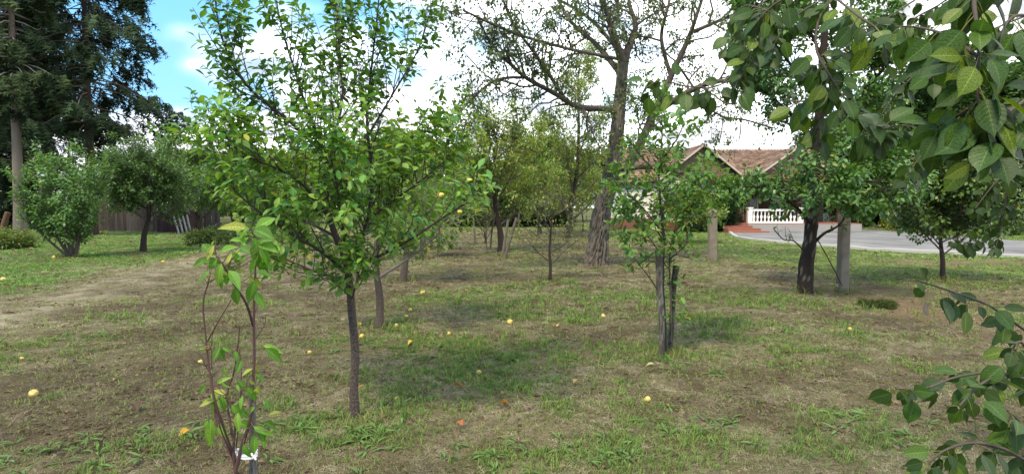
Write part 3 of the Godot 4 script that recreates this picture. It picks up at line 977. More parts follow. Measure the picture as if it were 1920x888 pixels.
func build_staked_sapling() -> void:
	var base := on_ground(1250, 663)
	var d := -base.z
	var t := thing("fruit_sapling", "slender sapling tied between two short weathered stakes", "sapling", base)
	var o := opts(Color(0.06, 0.15, 0.03), Color(0.15, 0.28, 0.05), {"bark": Color(0.07, 0.055, 0.045), "leaf": 0.09, "gap": 0.022, "len": 0.42, "branch": 5.5, "up": 0.4, "twig_r": 0.005, "droop": 0.35, "yellow": 0.04})
	var side := o.duplicate()
	side.merge({"up": 0.05, "rise": -0.1, "len": 0.3}, true)
	var l := Leaves.new()
	for s in [
		[[[1250, 668, d], [1247, 600, d], [1244, 520, d], [1247, 440, d]], 0.022, 2, 0.6, "trunk"],
		[[[1247, 450, d], [1240, 400, d], [1236, 330, d + .1], [1242, 250, d + .1], [1240, 170, d + .1]], 0.016, 22, 0.2, "limb"],
		[[[1258, 640, d], [1258, 560, d], [1256, 480, d], [1268, 420, d], [1275, 380, d]], 0.014, 7, 0.5, "limb"],
		[[[1244, 560, d], [1218, 520, d - .1], [1185, 478, d - .2], [1160, 435, d - .3]], 0.009, 5, 0.3, "limb"],
		[[[1246, 455, d], [1215, 405, d + .1], [1185, 370, d + .2], [1162, 335, d + .2]], 0.009, 11, 0.15, "limb"],
		[[[1250, 500, d], [1225, 455, d + .1], [1200, 425, d + .2], [1182, 400, d + .25]], 0.007, 9, 0.2, "limb"],
		[[[1250, 640, d], [1262, 600, d + .04], [1258, 545, d + .05], [1270, 500, d + .05]], 0.005, 6, 0.1, "limb"],
		[[[1244, 440, d], [1215, 400, d - .2], [1190, 375, d - .3], [1172, 362, d - .3]], 0.010, 12, 0.15, "limb"],
		[[[1240, 400, d], [1270, 350, d + .2], [1305, 325, d + .3], [1340, 330, d + .4]], 0.011, 15, 0.15, "limb"],
		[[[1240, 360, d], [1285, 320, d - .3], [1330, 330, d - .5]], 0.010, 12, 0.15, "limb"],
		[[[1238, 330, d + .1], [1200, 290, d], [1180, 262, d]], 0.009, 11, 0.15, "limb"],
		[[[1262, 440, d], [1295, 405, d + .2], [1330, 380, d + .4], [1370, 365, d + .5]], 0.010, 13, 0.2, "limb"],
		[[[1256, 485, d], [1275, 470, d - .15], [1290, 455, d - .2]], 0.007, 6, 0.2, "limb"],
		[[[1240, 300, d + .1], [1270, 260, d - .2], [1285, 220, d - .3]], 0.009, 9, 0.15, "limb"],
	]:
		var b := Geo.new()
		limb(b, l, px_points(s[0], base), s[1], 0.004, side if s[0].size() < 5 else o, int(s[2] * 1.15), s[3], 7)
		part(t, s[4], b, M.twig)
	near_leaves(t, l, LM.sap_near, LM.plum[1], 290)
	for s in [[[1241, 668], [1237, 480], 0.035, "weathered grey stake with a knot, left one of the sapling's pair"], [[1254, 658], [1268, 498], 0.034, "mossy weathered stake with a leafy top, right one of the sapling's pair"]]:
		var foot := on_ground(s[0][0], s[0][1])
		var k := thing("wooden_stake", s[3], "stake", foot, "weathered stakes of the sapling")
		var b := Geo.new()
		var a := at(s[1][0], s[1][1], -foot.z) - foot
		var pts := spline([Vector3(0, -0.08, 0), a * 0.35 + Vector3(0.006, 0, 0), a * 0.7 - Vector3(0.008, 0, 0), a], 7)
		tube(b, pts, tapered(pts.size(), s[2] * 0.82, s[2]), 12, Color(0.12, 0.105, 0.09), 0.28, true)
		for q in b.v.size():
			if n_fine.get_noise_3d(b.v[q].x * 120, b.v[q].y * 60, b.v[q].z * 120) > 0.2: b.c[q] = Color(0.26, 0.255, 0.225)
		part(k, "shaft", b, M.wood)

func build_peach() -> void:
	var base := Vector3(at(452, 888, 2.55).x, 0, -2.55)
	base.y = height(base.x, base.z)
	var t := thing("peach_sapling", "small sapling with reddish stems and long bright leaves in the front", "sapling", base)
	var o := opts(Color(0.15, 0.33, 0.05), Color(0.2, 0.4, 0.07), {"bark": Color(0.085, 0.045, 0.04), "leaf": 0.125, "gap": 0.05, "len": 0.13, "branch": 2.0, "up": 0.1, "twig_r": 0.003, "droop": 0.5, "levels": 0})
	var bare := o.duplicate()
	bare.merge({"gap": 1.2, "len": 0.1}, true)
	var l := Leaves.new()
	var wood := []
	var d := 2.55
	for s in [
		[[[446, 1085, d], [444, 950, d], [440, 880, d]], 0.015, 0, bare, "stem"],
		[[[440, 885, d], [455, 830, d], [468, 790, d], [472, 740, d - .02], [476, 670, d], [475, 600, d], [478, 520, d]], 0.010, 3, bare, "stem"],
		[[[440, 880, d], [437, 840, d], [440, 790, d + .05], [425, 740, d + .08]], 0.008, 3, bare, "stem"],
		[[[438, 830, d], [425, 745, d + .1], [440, 690, d + .1], [449, 610, d + .1]], 0.006, 2, bare, "stem"],
		[[[436, 850, d], [405, 760, d - .1], [393, 700, d - .1], [386, 640, d - .1], [380, 570, d - .1], [390, 530, d - .1]], 0.006, 3, bare, "stem"],
		[[[388, 640, d - .1], [410, 600, d - .12], [433, 562, d - .12]], 0.004, 1, bare, "stem"],
		[[[474, 610, d], [462, 570, d - .1], [440, 535, d - .15], [420, 500, d - .2], [405, 480, d - .2]], 0.006, 0, bare, "stem"],
		[[[475, 640, d], [495, 610, d + .05], [498, 590, d + .05]], 0.003, 1, bare, "stem"],
		[[[436, 860, d], [412, 800, d - .05], [398, 740, d - .05], [392, 690, d - .05]], 0.004, 2, bare, "stem"],
		[[[438, 870, d], [415, 820, d + .1], [400, 760, d + .12], [396, 650, d + .12], [402, 610, d + .12]], 0.004, 3, bare, "stem"],
		[[[440, 860, d], [448, 780, d + .1], [452, 700, d + .12], [446, 640, d + .12]], 0.003, 2, bare, "stem"],
		[[[393, 700, d - .1], [376, 668, d - .1], [370, 660, d - .1]], 0.003, 1, bare, "stem"],
		[[[478, 520, d], [478, 490, d], [482, 455, d], [470, 425, d]], 0.005, 0, bare, "stem"],
	]:
		var b := Geo.new()
		for q in limb(b, l, px_points(s[0], base), s[1], s[1] * 0.5, s[3], s[2], 0.3, 7, 0.15): wood.append(q)
		part(t, s[4], b, M.twig)
	l.x.clear(); l.c.clear()
	# the leaves, one by one: [x, y, towards x, towards y, metres ahead, length]
	for s in [[408, 480, 385, 520, 2.33, .10], [410, 478, 432, 455, 2.35, .12], [415, 490, 400, 545, 2.33, .11], [425, 505, 455, 530, 2.35, .12], [440, 535, 452, 600, 2.4, .11], [420, 500, 385, 490, 2.36, .10], [405, 480, 380, 462, 2.34, .11],
		[480, 455, 500, 520, 2.5, .15], [478, 450, 515, 470, 2.48, .14], [482, 460, 495, 500, 2.45, .16], [472, 430, 510, 440, 2.52, .15], [470, 428, 440, 440, 2.5, .13], [475, 440, 488, 485, 2.44, .15], [480, 470, 520, 500, 2.55, .14], [474, 432, 500, 415, 2.56, .13], [478, 520, 470, 565, 2.5, .12], [480, 545, 492, 590, 2.48, .10], [471, 430, 430, 420, 2.6, .13], [485, 480, 520, 545, 2.6, .12],
		[490, 648, 525, 652, 2.55, .09], [495, 650, 530, 675, 2.52, .10], [477, 700, 500, 715, 2.53, .07], [475, 690, 450, 700, 2.5, .06],
		[425, 745, 400, 725, 2.62, .09], [410, 745, 385, 780, 2.5, .12], [405, 750, 365, 755, 2.48, .10], [412, 740, 432, 780, 2.6, .10], [395, 780, 392, 830, 2.45, .12], [430, 760, 462, 775, 2.55, .10], [440, 790, 470, 800, 2.5, .10], [405, 720, 430, 700, 2.6, .08], [398, 700, 380, 690, 2.5, .06], [446, 770, 440, 820, 2.48, .09],
		[475, 810, 480, 850, 2.52, .10], [478, 800, 505, 830, 2.5, .09], [490, 790, 520, 800, 2.6, .10], [500, 780, 525, 770, 2.6, .08], [455, 830, 470, 870, 2.45, .07], [410, 790, 425, 840, 2.56, .09], [388, 720, 372, 740, 2.45, .07], [386, 655, 372, 640, 2.45, .04]]:
		var p := at(s[0], s[1], s[4]) - base
		var e := at(s[2], s[3], (s[4] as float) + rr(-0.08, 0.05)) - base
		put_leaf(l, p, (e - p).normalized(), (Vector3(rr(-0.5, 0.5), 0.7, 0.7)).normalized(), (s[5] as float) * rr(0.7, 0.95), leaf_color(o))
	for k in 36:
		var p := at(rr(385, 510), rr(440, 520), rr(2.35, 2.6)) - base
		put_leaf(l, p, Vector3(rr(-1, 1), rr(-1.4, 0.1), rr(-0.6, 0.8)).normalized(), Vector3(rr(-0.6, 0.6), 0.7, 0.7).normalized(), rr(0.045, 0.085), leaf_color(o))
	for k in 28:
		var p := at(rr(380, 500), rr(640, 825), rr(2.45, 2.62)) - base
		put_leaf(l, p, Vector3(rr(-1, 1), rr(-1.2, 0.1), rr(-0.6, 0.8)).normalized(), Vector3(rr(-0.6, 0.6), 0.7, 0.7).normalized(), rr(0.035, 0.08), leaf_color(o))
	for x in l.x:      # the side twig that carries each leaf
		var from: Vector3 = wood[0]
		for q: Vector3 in wood:
			if q.distance_to(x.origin + Vector3(0, -0.03, 0)) < from.distance_to(x.origin + Vector3(0, -0.03, 0)): from = q
		if from.distance_to(x.origin) > 0.012:
			var b := Geo.new()
			tube(b, spline([from, from.lerp(x.origin, 0.5) + Vector3(0, -0.008, 0.004), x.origin], 3), tapered(7, 0.0022, 0.0012), 5, Color(0.12, 0.09, 0.045))
			part(t, "twig", b, M.twig)
	var dry := part(t, "dried_fruit", fruit_geo(0.013, Color(0.05, 0.015, 0.012)), M.twig)
	dry.position = at(390, 652, 2.44) - base
	near_leaves(t, l, LM.peach_near, LM.peach_near[0], 300)
	# stake and tie
	var foot := Vector3(at(471, 888, 2.62).x, 0, -2.62)
	foot.y = height(foot.x, foot.z)
	var k := thing("wooden_stake", "grey split stake with white tape beside the reddish stemmed sapling", "stake", foot)
	var b := Geo.new()
	var a := at(472, 712, 2.62) - foot
	var pts := spline([Vector3(0, -0.1, 0), a * 0.5 + Vector3(0.004, 0, 0), a], 9)
	tube(b, pts, tapered(pts.size(), 0.021, 0.017), 7, Color(0.24, 0.225, 0.21), 0.3, true)
	part(k, "shaft", b, M.wood)
	var w := Geo.new()
	var mid := at(456, 853, 2.57)
	for row in 2:
		var ring := PackedVector3Array()
		for q in 29:
			var ang := TAU * q / 28.0
			ring.append(mid + Vector3(cos(ang) * 0.046, (row - 0.5) * 0.012 + 0.004 * sin(ang * 2.0 + row) - cos(ang) * 0.003, -sin(ang) * 0.034 - 0.02))
		var rad := PackedFloat32Array()
		rad.resize(29)
		rad.fill(0.0085)
		tube(w, ring, rad, 6, Color(0.8, 0.8, 0.8), 0.25)
	tube(w, spline([mid + Vector3(0.045, 0, 0), mid + Vector3(0.055, -0.004, 0.012), mid + Vector3(0.062, -0.014, 0.016)], 3), tapered(7, 0.007, 0.004), 5, Color(0.8, 0.8, 0.8))
	var tie := thing("tie_tape", "white tape tying the front sapling to its grey stake", "tape", mid)
	wpart(tie, "loop", w, M.paint)

func build_pear() -> void:
	var base := Vector3(2.35, 0, -1.75)
	base.y = height(base.x, base.z)
	var t := thing("pear_tree", "near pear tree with big glossy leaves reaching in from the right edge", "tree", base)
	var bark := Color(0.075, 0.06, 0.05)
	var g := Geo.new()
	var trunk := spline([Vector3(0, -0.05, 0), Vector3(0.03, 0.6, 0), Vector3(-0.03, 1.5, 0.02), Vector3(0.02, 2.6, 0), Vector3(0, 3.6, 0)], 6)
	tube(g, trunk, tapered(trunk.size(), 0.075, 0.02, 0.3), 14, bark, 0.15)
	part(t, "trunk", g, M.bark)
	var l := Leaves.new()
	var o := opts(Color(0.055, 0.135, 0.04), Color(0.1, 0.2, 0.05), {"bark": bark, "leaf": 0.075, "gap": 0.045, "len": 0.12, "twig_r": 0.003})
	# [polyline, radius, leaves along it, leaf length, from]
	for s in [
		[[[2100, 60, 1.7], [1960, -40, 1.4], [1860, -60, 1.22], [1828, -10, 1.18], [1836, 80, 1.15], [1834, 170, 1.15], [1842, 240, 1.15]], 0.008, 26, 0.082, 0.35],
		[[[1838, 110, 1.15], [1800, 80, 1.2], [1760, 60, 1.25], [1715, 50, 1.3], [1680, 50, 1.35]], 0.004, 11, 0.072, 0.1],
		[[[1836, 190, 1.15], [1800, 215, 1.2], [1780, 225, 1.22], [1740, 240, 1.25]], 0.004, 9, 0.075, 0.2],
		[[[2100, 150, 1.7], [1980, 160, 1.4], [1920, 190, 1.2], [1880, 225, 1.15], [1850, 290, 1.15]], 0.007, 15, 0.08, 0.3],
		[[[2000, 60, 1.5], [1930, 30, 1.3], [1890, 40, 1.25], [1870, 100, 1.2]], 0.005, 11, 0.085, 0.2],
		[[[2150, -60, 2.0], [1900, -120, 1.8], [1700, -60, 1.7], [1560, 0, 1.65], [1530, 80, 1.62], [1555, 140, 1.6], [1580, 178, 1.6], [1620, 225, 1.58], [1655, 262, 1.56]], 0.0055, 26, 0.075, 0.55],
		[[[1556, 145, 1.6], [1530, 180, 1.65], [1500, 190, 1.7], [1470, 185, 1.75]], 0.003, 9, 0.068, 0.2],
		[[[1545, 105, 1.62], [1560, 150, 1.7], [1540, 230, 1.72], [1520, 260, 1.72]], 0.003, 10, 0.07, 0.3],
		[[[1640, 245, 1.57], [1690, 235, 1.6], [1720, 240, 1.62]], 0.003, 6, 0.07, 0.2],
		[[[1700, -60, 1.7], [1560, -40, 1.85], [1450, 10, 1.95], [1420, 60, 2.0], [1400, 120, 2.0], [1380, 165, 2.0]], 0.006, 22, 0.072, 0.4],
		[[[1440, 20, 1.97], [1400, 10, 2.05], [1370, 30, 2.1]], 0.003, 8, 0.07, 0.2],
		[[[1420, 110, 2.0], [1370, 150, 2.0], [1330, 165, 1.95], [1305, 175, 1.9]], 0.003, 9, 0.07, 0.2],
		[[[1330, 165, 1.95], [1280, 160, 1.95], [1240, 150, 1.95], [1212, 165, 1.95]], 0.0025, 10, 0.07, 0.35],
		[[[1560, -10, 1.65], [1610, 30, 1.5], [1650, 60, 1.45], [1665, 120, 1.42]], 0.004, 11, 0.072, 0.3],
		[[[2100, -160, 3.0], [1900, -100, 2.9], [1750, -20, 2.8], [1640, 50, 2.7], [1560, 110, 2.7], [1500, 130, 2.7]], 0.006, 40, 0.075, 0.3],
		[[[1900, -100, 2.9], [1700, -80, 2.6], [1560, -10, 2.5], [1480, 40, 2.4], [1440, 110, 2.4]], 0.005, 34, 0.07, 0.3],
		[[[2000, 0, 2.8], [1850, 60, 2.7], [1740, 120, 2.6], [1670, 190, 2.6], [1640, 240, 2.6]], 0.005, 34, 0.07, 0.3],
		[[[2050, 120, 2.7], [1900, 200, 2.5], [1800, 250, 2.4], [1730, 290, 2.4], [1700, 340, 2.4]], 0.005, 34, 0.07, 0.2],
		[[[2050, 220, 2.6], [1950, 290, 2.4], [1880, 330, 2.3], [1830, 390, 2.3]], 0.005, 26, 0.07, 0.2],
		[[[1800, -60, 2.3], [1600, -40, 2.2], [1480, -20, 2.2], [1400, 30, 2.2], [1365, 90, 2.2]], 0.004, 32, 0.07, 0.3],
		[[[2100, 700, 1.9], [1960, 640, 1.6], [1890, 595, 1.5], [1850, 570, 1.45], [1790, 548, 1.42], [1720, 525, 1.4]], 0.005, 15, 0.06, 0.3],
		[[[2080, 780, 1.7], [1960, 700, 1.4], [1915, 640, 1.3], [1895, 670, 1.28]], 0.005, 8, 0.06, 0.5],
		[[[2100, 820, 1.7], [1960, 730, 1.45], [1880, 700, 1.35], [1800, 705, 1.3], [1735, 728, 1.28], [1680, 728, 1.27]], 0.005, 20, 0.055, 0.35],
		[[[1880, 700, 1.35], [1840, 720, 1.25], [1800, 760, 1.2]], 0.003, 9, 0.055, 0.3],
		[[[2100, 930, 1.6], [1960, 880, 1.35], [1880, 840, 1.25], [1820, 830, 1.2], [1770, 845, 1.18], [1740, 870, 1.18]], 0.005, 18, 0.055, 0.35],
		[[[1960, 880, 1.35], [1920, 800, 1.3], [1890, 770, 1.28]], 0.004, 10, 0.055, 0.3],
		[[[1900, 310, 2.35], [1885, 380, 2.4], [1870, 430, 2.45], [1850, 452, 2.5], [1815, 455, 2.5], [1780, 445, 2.5]], 0.003, 18, 0.055, 0.4],
		[[[1885, 380, 2.4], [1880, 420, 2.4], [1868, 462, 2.4]], 0.0025, 8, 0.05, 0.4],
		[[[1900, -40, 1.35], [1820, -30, 1.7], [1760, 10, 1.9], [1710, 40, 2.0], [1690, 90, 2.0]], 0.004, 26, 0.072, 0.2],
		[[[1820, -30, 1.7], [1790, 40, 1.8], [1770, 100, 1.85], [1750, 150, 1.85]], 0.003, 18, 0.07, 0.2],
	]:
		var b := Geo.new()
		var pts := spline(px_points(s[0], base), 4)
		tube(b, pts, tapered(pts.size(), s[1], 0.0018), 6, bark, 0.15)
		part(t, "twig", b, M.twig)
		for k in int(s[2] * 1.4) + 9:
			var f := lerpf(s[4], 1.0, (k + rng.randf()) / (1.4 * (s[2] as float))) if k < int(s[2] * 1.4) else rr(0.0, s[4])
			f = minf(f, 0.999) * (pts.size() - 1)
			var j := mini(int(f), pts.size() - 2)
			var tan := (pts[j + 1] - pts[j]).normalized()
			var dir := (tan * rr(-0.1, 0.7) + perp(tan, rr(0, TAU)) * 0.8 + Vector3.DOWN * rr(0.35, 1.2)).normalized()
			var up := (Vector3(rr(-0.6, 0.6), rr(0.0, 1.0), rr(0.2, 1.0))).normalized()
			put_leaf(l, pts[j].lerp(pts[j + 1], f - j), dir, up, (s[3] as float) * rr(0.5, 1.1), leaf_color(o))
	# boughs that carry the twigs, out of the picture on the right
	for s in [[[Vector3(-0.03, 1.3, 0), Vector3(-0.5, 1.75, 0.1), at(2100, 60, 1.7) - base]], [[Vector3(0.0, 2.0, 0), Vector3(-0.2, 2.3, 0.0), at(2150, -60, 2.0) - base]], [[Vector3(0.02, 0.5, 0), Vector3(-0.2, 0.85, 0), at(2100, 820, 1.7) - base]], [[Vector3(0.02, 0.6, 0), Vector3(-0.15, 0.95, 0), at(2100, 700, 1.9) - base]], [[Vector3(0.02, 0.4, 0), Vector3(-0.2, 0.65, 0.1), at(2100, 930, 1.6) - base]],
		[[Vector3(0, 2.2, 0), Vector3(-0.05, 2.5, -0.5), at(2100, -160, 3.0) - base]], [[Vector3(0, 1.9, 0), Vector3(-0.05, 2.2, -0.5), at(2000, 0, 2.8) - base]], [[Vector3(-0.03, 1.6, 0), Vector3(-0.05, 1.9, -0.5), at(2050, 120, 2.7) - base]],
		[[Vector3(-0.03, 1.4, 0), Vector3(-0.05, 1.7, -0.45), at(2050, 220, 2.6) - base]], [[Vector3(0, 2.3, 0), Vector3(-0.3, 2.6, -0.3), at(1800, -60, 2.3) - base]], [[Vector3(-0.03, 1.45, 0), Vector3(-0.4, 1.8, 0.15), at(2000, 60, 1.5) - base]], [[Vector3(-0.03, 1.2, 0), Vector3(-0.3, 1.6, 0.02), at(2100, 150, 1.7) - base]], [[Vector3(0.01, 0.9, 0), Vector3(-0.3, 1.1, 0.15), at(2080, 780, 1.7) - base]]]:
		var b := Geo.new()
		var pts := spline(s[0], 5)
		tube(b, pts, tapered(11, 0.02, 0.007), 8, bark, 0.15)
		for k in 7:
			shoot(b, l, pts[int(rr(3, 10))], Vector3(rr(-0.8, 1), rr(-0.2, 1), rr(-1, 0.6)), rr(0.12, 0.3), 0.004, o, 0)
		part(t, "bough", b, M.bark)
	near_leaves(t, l, LM.pear_near, LM.pear_rest, 300)

# ---------------------------------------------------------------- drive, house
var drive := PackedVector2Array()

func on_drive(p: Vector2) -> bool:
	return Geometry2D.is_point_in_polygon(p, drive)

func build_drive() -> void:
	var far := []
	var near := []
	for q in [[1440, 431], [1540, 430], [1620, 431], [1700, 437], [1800, 444], [1920, 453], [2100, 466], [2400, 486]]:
		far.append(on_ground(q[0], q[1]))
	for q in [[1368, 434], [1385, 445], [1420, 452], [1500, 459], [1680, 470], [1920, 482], [2100, 493], [2400, 512]]:
		near.append(on_ground(q[0], q[1]))
	var a := spline(far, 14)
	var b := spline(near, 14)
	var g := Geo.new()
	for k in a.size():
		for s in 17:
			var p := a[k].lerp(b[k], s / 16.0)
			p.y = height(p.x, p.z) + 0.05
			var v := 1.0 + 0.35 * n_mid.get_noise_2d(p.x * 2.0, p.z * 2.0) + 0.25 * n_fine.get_noise_2d(p.x * 12.0, p.z * 4.0)
			if s == 0 or s == 16: v *= 0.75
			g.add(p, Vector3.UP, Color(0.225, 0.222, 0.218) * v)
	for k in a.size() - 1:
		for s in 16:
			g.quad(k * 17 + s + 1, k * 17 + s, k * 17 + 17 + s, k * 17 + 18 + s)
	g.smooth()
	var road := single("road", "", "", g.mesh(M.asphalt), Transform3D())
	road.set_meta("kind", "structure")
	for k in a.size(): drive.append(Vector2(a[k].x, a[k].z))
	for k in range(b.size() - 1, -1, -1): drive.append(Vector2(b[k].x, b[k].z))
	# pale kerb along the near side
	var c := Geo.new()
	for k in b.size():
		var dir := (b[mini(k + 1, b.size() - 1)] - b[maxi(k - 1, 0)]).normalized()
		var out := dir.cross(Vector3.UP)
		var y := height(b[k].x, b[k].z)
		for q in [[0.17, -0.02], [0.17, 0.10], [0.15, 0.12], [0.02, 0.12], [0.0, 0.10], [0.0, -0.02]]:
			var p: Vector3 = b[k] + out * (q[0] as float)
			p.y = y + (q[1] as float)
			c.add(p, Vector3.UP, Color(0.5, 0.49, 0.46))
	for k in b.size() - 1:
		for s in 5:
			c.quad(k * 6 + s, k * 6 + s + 1, k * 6 + s + 7, k * 6 + s + 6)
	c.smooth()
	var kerb := single("kerb", "", "", c.mesh(M.concrete), Transform3D())
	kerb.set_meta("kind", "structure")

func roof_slope(parent: Node3D, a: Vector3, b: Vector3, down: Vector3, len: float, trim_a := 0.0, trim_b := 0.0) -> void:
	# a-b: the ridge; down: the way the slope falls; tiles as real pans in courses on a slab. trim: how far each end runs in per metre of slope (valleys).
	var along := (b - a).normalized()
	var nrm := along.cross(down).normalized()
	if nrm.y < 0: nrm = -nrm
	var g := Geo.new()
	var q := [a, b, b + down * len - along * trim_b * len, a + down * len + along * trim_a * len]
	var lo := []
	for p in q: lo.append(p - nrm * 0.12)
	if ((q[2] - q[0]) as Vector3).cross(q[1] - q[0]).dot(nrm) < 0:
		q.reverse(); lo.reverse()
	g.face(q, Color(0.2, 0.11, 0.07))
	g.face([lo[3], lo[2], lo[1], lo[0]], Color(0.12, 0.08, 0.06))
	for k in 4:
		g.face([q[(k + 1) % 4], q[k], lo[k], lo[(k + 1) % 4]], Color(0.2, 0.12, 0.08))
	wpart(parent, "roof", g, M.wood)
	var l := Leaves.new()
	var rows := int(len / 0.3)
	for r in rows:
		var s := r * 0.3
		var from := s * trim_a
		var wide := a.distance_to(b) - s * trim_a - s * trim_b
		var n := int(wide / 0.24)
		for k in n:
			var p := a + down * s + along * (from + 0.12 + k * wide / maxf(n, 1)) + nrm * (0.03 + rr(-0.006, 0.006))
			l.x.append(Transform3D(Basis(along, nrm, -down) * Basis.from_euler(Vector3(rr(0.03, 0.09), rr(-0.03, 0.03), rr(-0.05, 0.05))), p - parent.position))
			var v := rr(0.72, 1.28) * (1.0 + 0.5 * n_mid.get_noise_2d(p.x * 5.0, s * 5.0 + p.z))
			l.c.append(Color(0.36, 0.215, 0.15).lerp(Color(0.28, 0.21, 0.16), rng.randf()) * v)
	var t := Geo.new()
	for k in 2:
		for s in 5:
			var x := (s / 4.0 - 0.5) * 0.25
			t.add(Vector3(x, 0.045 * cos(x * 12.5), -0.36 * k), Vector3.UP, Color.WHITE)
	for s in 4:
		t.quad(s, s + 5, s + 6, s + 1)
	t.smooth()
	for s in 5:
		var x := (s / 4.0 - 0.5) * 0.25
		t.add(Vector3(x, 0.045 * cos(x * 12.5), -0.36), Vector3.FORWARD, Color.WHITE)
		t.add(Vector3(x, 0.045 * cos(x * 12.5) - 0.03, -0.36), Vector3.FORWARD, Color(0.6, 0.6, 0.6))
	for s in 4:
		t.quad(10 + s * 2, 11 + s * 2, 13 + s * 2, 12 + s * 2)
	many(parent, "roof_tiles", t.mesh(M.tile), l)

func gable(g: Geo, x0: float, x1: float, y0: float, y1: float, z: float, thick: float, col: Color) -> void:
	var m := (x0 + x1) / 2
	g.face([Vector3(x0, y0, z), Vector3(m, y1, z), Vector3(x1, y0, z)], col)
	g.face([Vector3(x1, y0, z - thick), Vector3(m, y1, z - thick), Vector3(x0, y0, z - thick)], col)

func bargeboard(parent: Node3D, a: Vector3, b: Vector3, col: Color) -> void:
	var g := Geo.new()
	var d := b - a
	var x := d.normalized()
	var z := Vector3(0, 0, 1)
	g.obox(Transform3D(Basis(x * d.length() / 2, z.cross(x).normalized() * 0.055, z * 0.025), (a + b) / 2), col)
	wpart(parent, "bargeboard", g, M.paint)

func build_house() -> void:
	var h := thing("house", "low country house with red tiled roofs, two gables and a porch", "house", Vector3(14, 0, -42))
	var white := Color(0.78, 0.76, 0.72)
	var g := Geo.new()
	g.box(Vector3(7.4, 0, -49), Vector3(13.2, 3.3, -41.5), white)
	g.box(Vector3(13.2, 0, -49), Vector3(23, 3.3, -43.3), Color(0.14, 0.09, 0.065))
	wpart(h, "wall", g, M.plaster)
	g = Geo.new()
	g.box(Vector3(9.9, 0, -41.5), Vector3(13.0, 3.35, -39.6), white)
	wpart(h, "wall", g, M.plaster)
	g = Geo.new()
	g.box(Vector3(7.38, 0, -41.6), Vector3(9.9, 0.78, -41.46), Color(0.3, 0.15, 0.11))
	g.box(Vector3(7.36, 0, -49), Vector3(7.40, 0.78, -41.5), Color(0.3, 0.15, 0.11))
	g.box(Vector3(9.87, 0, -39.8), Vector3(13.02, 0.7, -39.56), Color(0.3, 0.15, 0.11))
	wpart(h, "plinth", g, M.brick)
	g = Geo.new()
	gable(g, 9.9, 15.7, 3.35, 5.62, -39.6, 0.2, Color(0.34, 0.24, 0.15))
	wpart(h, "gable", g, M.wood)
	g = Geo.new()
	gable(g, 15.75, 21.9, 3.35, 5.35, -39.3, 0.2, Color(0.40, 0.24, 0.19))
	wpart(h, "gable", g, M.wood)
	# roofs
	var s := Vector3(0, -2.6, 3.9)
	roof_slope(h, Vector3(7.0, 5.95, -45.2), Vector3(23.4, 5.95, -45.2), s.normalized(), 4.9)
	roof_slope(h, Vector3(23.4, 5.95, -45.2), Vector3(7.0, 5.95, -45.2), Vector3(0, -2.6, -3.9).normalized(), 4.9)
	for w in [[9.7, 12.8, 15.85, 5.75, -39.2], [15.75, 18.85, 21.95, 5.5, -38.9]]:
		var m := Vector3(w[1], w[3], w[4])
		var back := Vector3(w[1], w[3], -44.6)
		for side in [-1, 1]:
			var eave := Vector3(w[0] if side < 0 else w[2], 3.32, w[4])
			var d := eave - m
			roof_slope(h, m, back, d.normalized(), d.length())
			var o := Vector3(0, -0.02, 0.03)
			bargeboard(h, m + o, eave + o, Color(0.42, 0.35, 0.3))
	roof_slope(h, Vector3(15.7, 3.75, -39.28), Vector3(21.9, 3.75, -39.28), Vector3(0, -0.5, 0.75).normalized(), 0.8)
	# porch: ceiling beam, posts, door and windows in the dark back wall
	g = Geo.new()
	g.box(Vector3(13.0, 3.1, -39.5), Vector3(22, 3.3, -39.25), Color(0.1, 0.065, 0.05))
	wpart(h, "porch_beam", g, M.wood)
	for x in [13.3, 15.7, 18.8, 21.9]:
		g = Geo.new()
		g.box(Vector3(x - 0.09, 0.55, -39.46), Vector3(x + 0.09, 3.1, -39.28), Color(0.11, 0.07, 0.05))
		wpart(h, "porch_post", g, M.wood)
	for x in [14.2, 17.6, 19.8]:
		g = Geo.new()
		var y := 0.6 if x == 17.6 else 1.4
		for e in [[x - 0.55, y, x - 0.45, 2.7], [x + 0.45, y, x + 0.55, 2.7], [x - 0.45, 2.6, x + 0.45, 2.7], [x - 0.45, y, x + 0.45, y + 0.1], [x - 0.04, y + 0.1, x + 0.04, 2.6]]:
			g.box(Vector3(e[0], e[1], -43.3), Vector3(e[2], e[3], -43.22), Color(0.7, 0.68, 0.64))
		var f := Node3D.new()
		var win := wpart(h, "door" if x == 17.6 else "window", g, M.paint)
		f.free()
		g = Geo.new()
		g.face([Vector3(x - 0.45, y + 0.1, -43.26), Vector3(x - 0.45, 2.6, -43.26), Vector3(x + 0.45, 2.6, -43.26), Vector3(x + 0.45, y + 0.1, -43.26)], Color.WHITE)
		for k in g.v.size(): g.v[k] -= h.position
		part(win, "pane", g, M.glass)
	g = Geo.new()
	for y in 5:
		for x in 2:
			var k := 0.02 * (y % 2)
			g.box(Vector3(10.2 + x * 0.3 + k, 5.6 + y * 0.2, -45.6), Vector3(10.49 + x * 0.3 + k, 5.79 + y * 0.2, -45.1), Color(0.3, 0.15, 0.11) * (0.9 + 0.1 * (y % 2)))
	# terrace
	var red := Color(0.4, 0.17, 0.12)
	var t := thing("terrace", "red brick terrace with broad steps in front of the house porch", "terrace", Vector3(17, 0, -38))
	g = Geo.new()
	g.box(Vector3(13.2, 0, -43.28), Vector3(22.2, 0.55, -37.2), red)
	wpart(t, "floor_slab", g, M.brick)
	g = Geo.new()
	g.box(Vector3(15.0, 0, -37.2), Vector3(22.2, 0.5, -37.12), Color(0.4, 0.38, 0.36))
	wpart(t, "retaining_wall", g, M.concrete)
